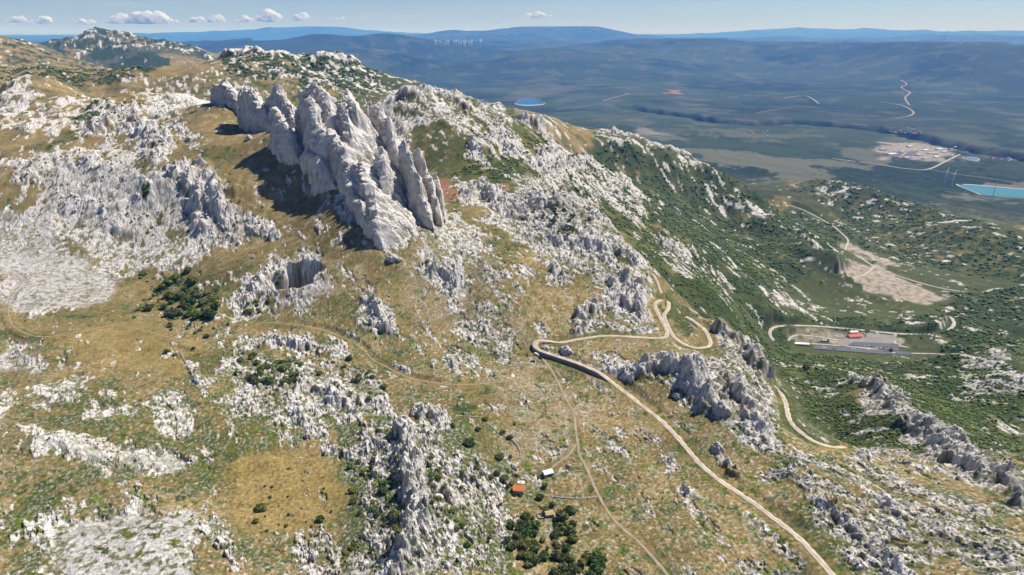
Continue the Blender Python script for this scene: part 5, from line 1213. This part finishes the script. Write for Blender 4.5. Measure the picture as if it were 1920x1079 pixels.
# ------------------------------------------------------------------ clouds (wholly above the haze)
cm = bpy.data.materials.new('cloud_white'); cm.use_nodes = True; t_ = cm.node_tree; t_.nodes.clear()
d1 = t_.nodes.new('ShaderNodeBsdfDiffuse'); d1.inputs[0].default_value = (.95, .95, .95, 1); d2 = t_.nodes.new('ShaderNodeBsdfTranslucent'); d2.inputs[0].default_value = (.98, .98, .98, 1)
mxs = t_.nodes.new('ShaderNodeMixShader'); mxs.inputs[0].default_value = .6; oo = t_.nodes.new('ShaderNodeOutputMaterial')
t_.links.new(d1.outputs[0], mxs.inputs[1]); t_.links.new(d2.outputs[0], mxs.inputs[2]); tr = t_.nodes.new('ShaderNodeBsdfTransparent'); m2 = t_.nodes.new('ShaderNodeMixShader'); m2.inputs[0].default_value = .74     # thin vapour: each puff lets most light through
t_.links.new(mxs.outputs[0], m2.inputs[1]); t_.links.new(tr.outputs[0], m2.inputs[2]); t_.links.new(m2.outputs[0], oo.inputs[0])
def cloud(label, px0, px1, base, top, D=60000, seed=0):
    q_ = np.random.RandomState(seed); V_, F_ = [], []; off = 0; k_ = D / F; wpx = px1 - px0
    for k in range(int(9 + wpx * .5)):
        u = q_.rand(); env = math.sin(math.pi * min(max(u, .03), .97)) ** .5; px = px0 + wpx * u; hh = (base - top) * env * (.22 + .95 * q_.rand() ** 2) * .62
        c = np.array(at(px, base - hh * .8, D)); s = hh * k_ * 1.0
        import bmesh
        v_ = SPH * (1 + .30 * pn(SPH[:, 0] * 2 + k, SPH[:, 1] * 2 + SPH[:, 2] * 2, 3)[:, None] + .14 * pn(SPH[:, 0] * 5 + k, SPH[:, 1] * 5 + SPH[:, 2] * 5, 4)[:, None]) * s * np.array([1.35, 1.3, 1.0]) + c
        floor_ = at(px, base, D)[2]; v_[:, 2] = np.where(v_[:, 2] < floor_, floor_ + .35 * (v_[:, 2] - floor_), v_[:, 2]); V_.append(v_); F_.append(SPF + off); off += len(v_)
    me = mesh_from('cloud', np.concatenate(V_), np.concatenate(F_), 3, True); tag(link('cloud', me, cm), label, 'cloud')
import bmesh
bm = bmesh.new(); bmesh.ops.create_icosphere(bm, subdivisions=3, radius=1); SPH = np.array([v_.co[:] for v_ in bm.verts]); SPF = np.array([[v_.index for v_ in f.verts] for f in bm.faces]); bm.free()
for i, (a, b, c, d, lb) in enumerate([(198,335,44,26,'longest white cumulus cloud, above the bare summit'),(355,382,42,32,'small puff of cloud just right of the longest cloud'),(388,425,42,31,'middle sized cloud puff between the longest cloud and the bright high one'),(447,473,41,31,'small cloud puff left of the bright high cloud'),(484,524,40,23,'bright high rounded cloud of the row'),(550,578,38,27,'last white puff at the right end of the cloud row'),(68,96,44,34,'small faint cloud above the left hills'),(8,60,42,33,'long faint cloud at the left edge of the sky'),(140,180,46,38,'faint low cloud left of the longest cloud'),(975,1038,33,24,'lone small cloud over the blue mountains'),(626,648,38,33,'tiny cloud scrap far right of the row')]):
    cloud(lb, a, b, c, d, 60000, i)

# ------------------------------------------------------------------ air between the camera and the far country
zlow = float(Z.min()) + CZ - 2; ztop = CZ + float(max(Z.max(), 5)) + 10
hz_m = bpy.data.materials.new('air'); hz_m.use_nodes = True; t_ = hz_m.node_tree; t_.nodes.clear()
pv = t_.nodes.new('ShaderNodeVolumePrincipled'); pv.inputs['Density'].default_value = HAZE; pv.inputs['Color'].default_value = HAZEC; pv.inputs['Absorption Color'].default_value = (1, 1, 1, 1); pv.inputs['Anisotropy'].default_value = .0
oo = t_.nodes.new('ShaderNodeOutputMaterial'); t_.links.new(pv.outputs[0], oo.inputs['Volume'])
hb_ = MB().box(-132000, 132000, -4000, 132000, zlow, ztop).build('haze', hz_m); hb_['kind'] = 'stuff'
print('haze', zlow, ztop, [ (float(Z[m_].max()), float(RR[m_][Z[m_].argmax()])) for m_ in [(RR<3000),(RR>3000)&(RR<12000),(RR>12000)&(RR<25000),(RR>25000)]])
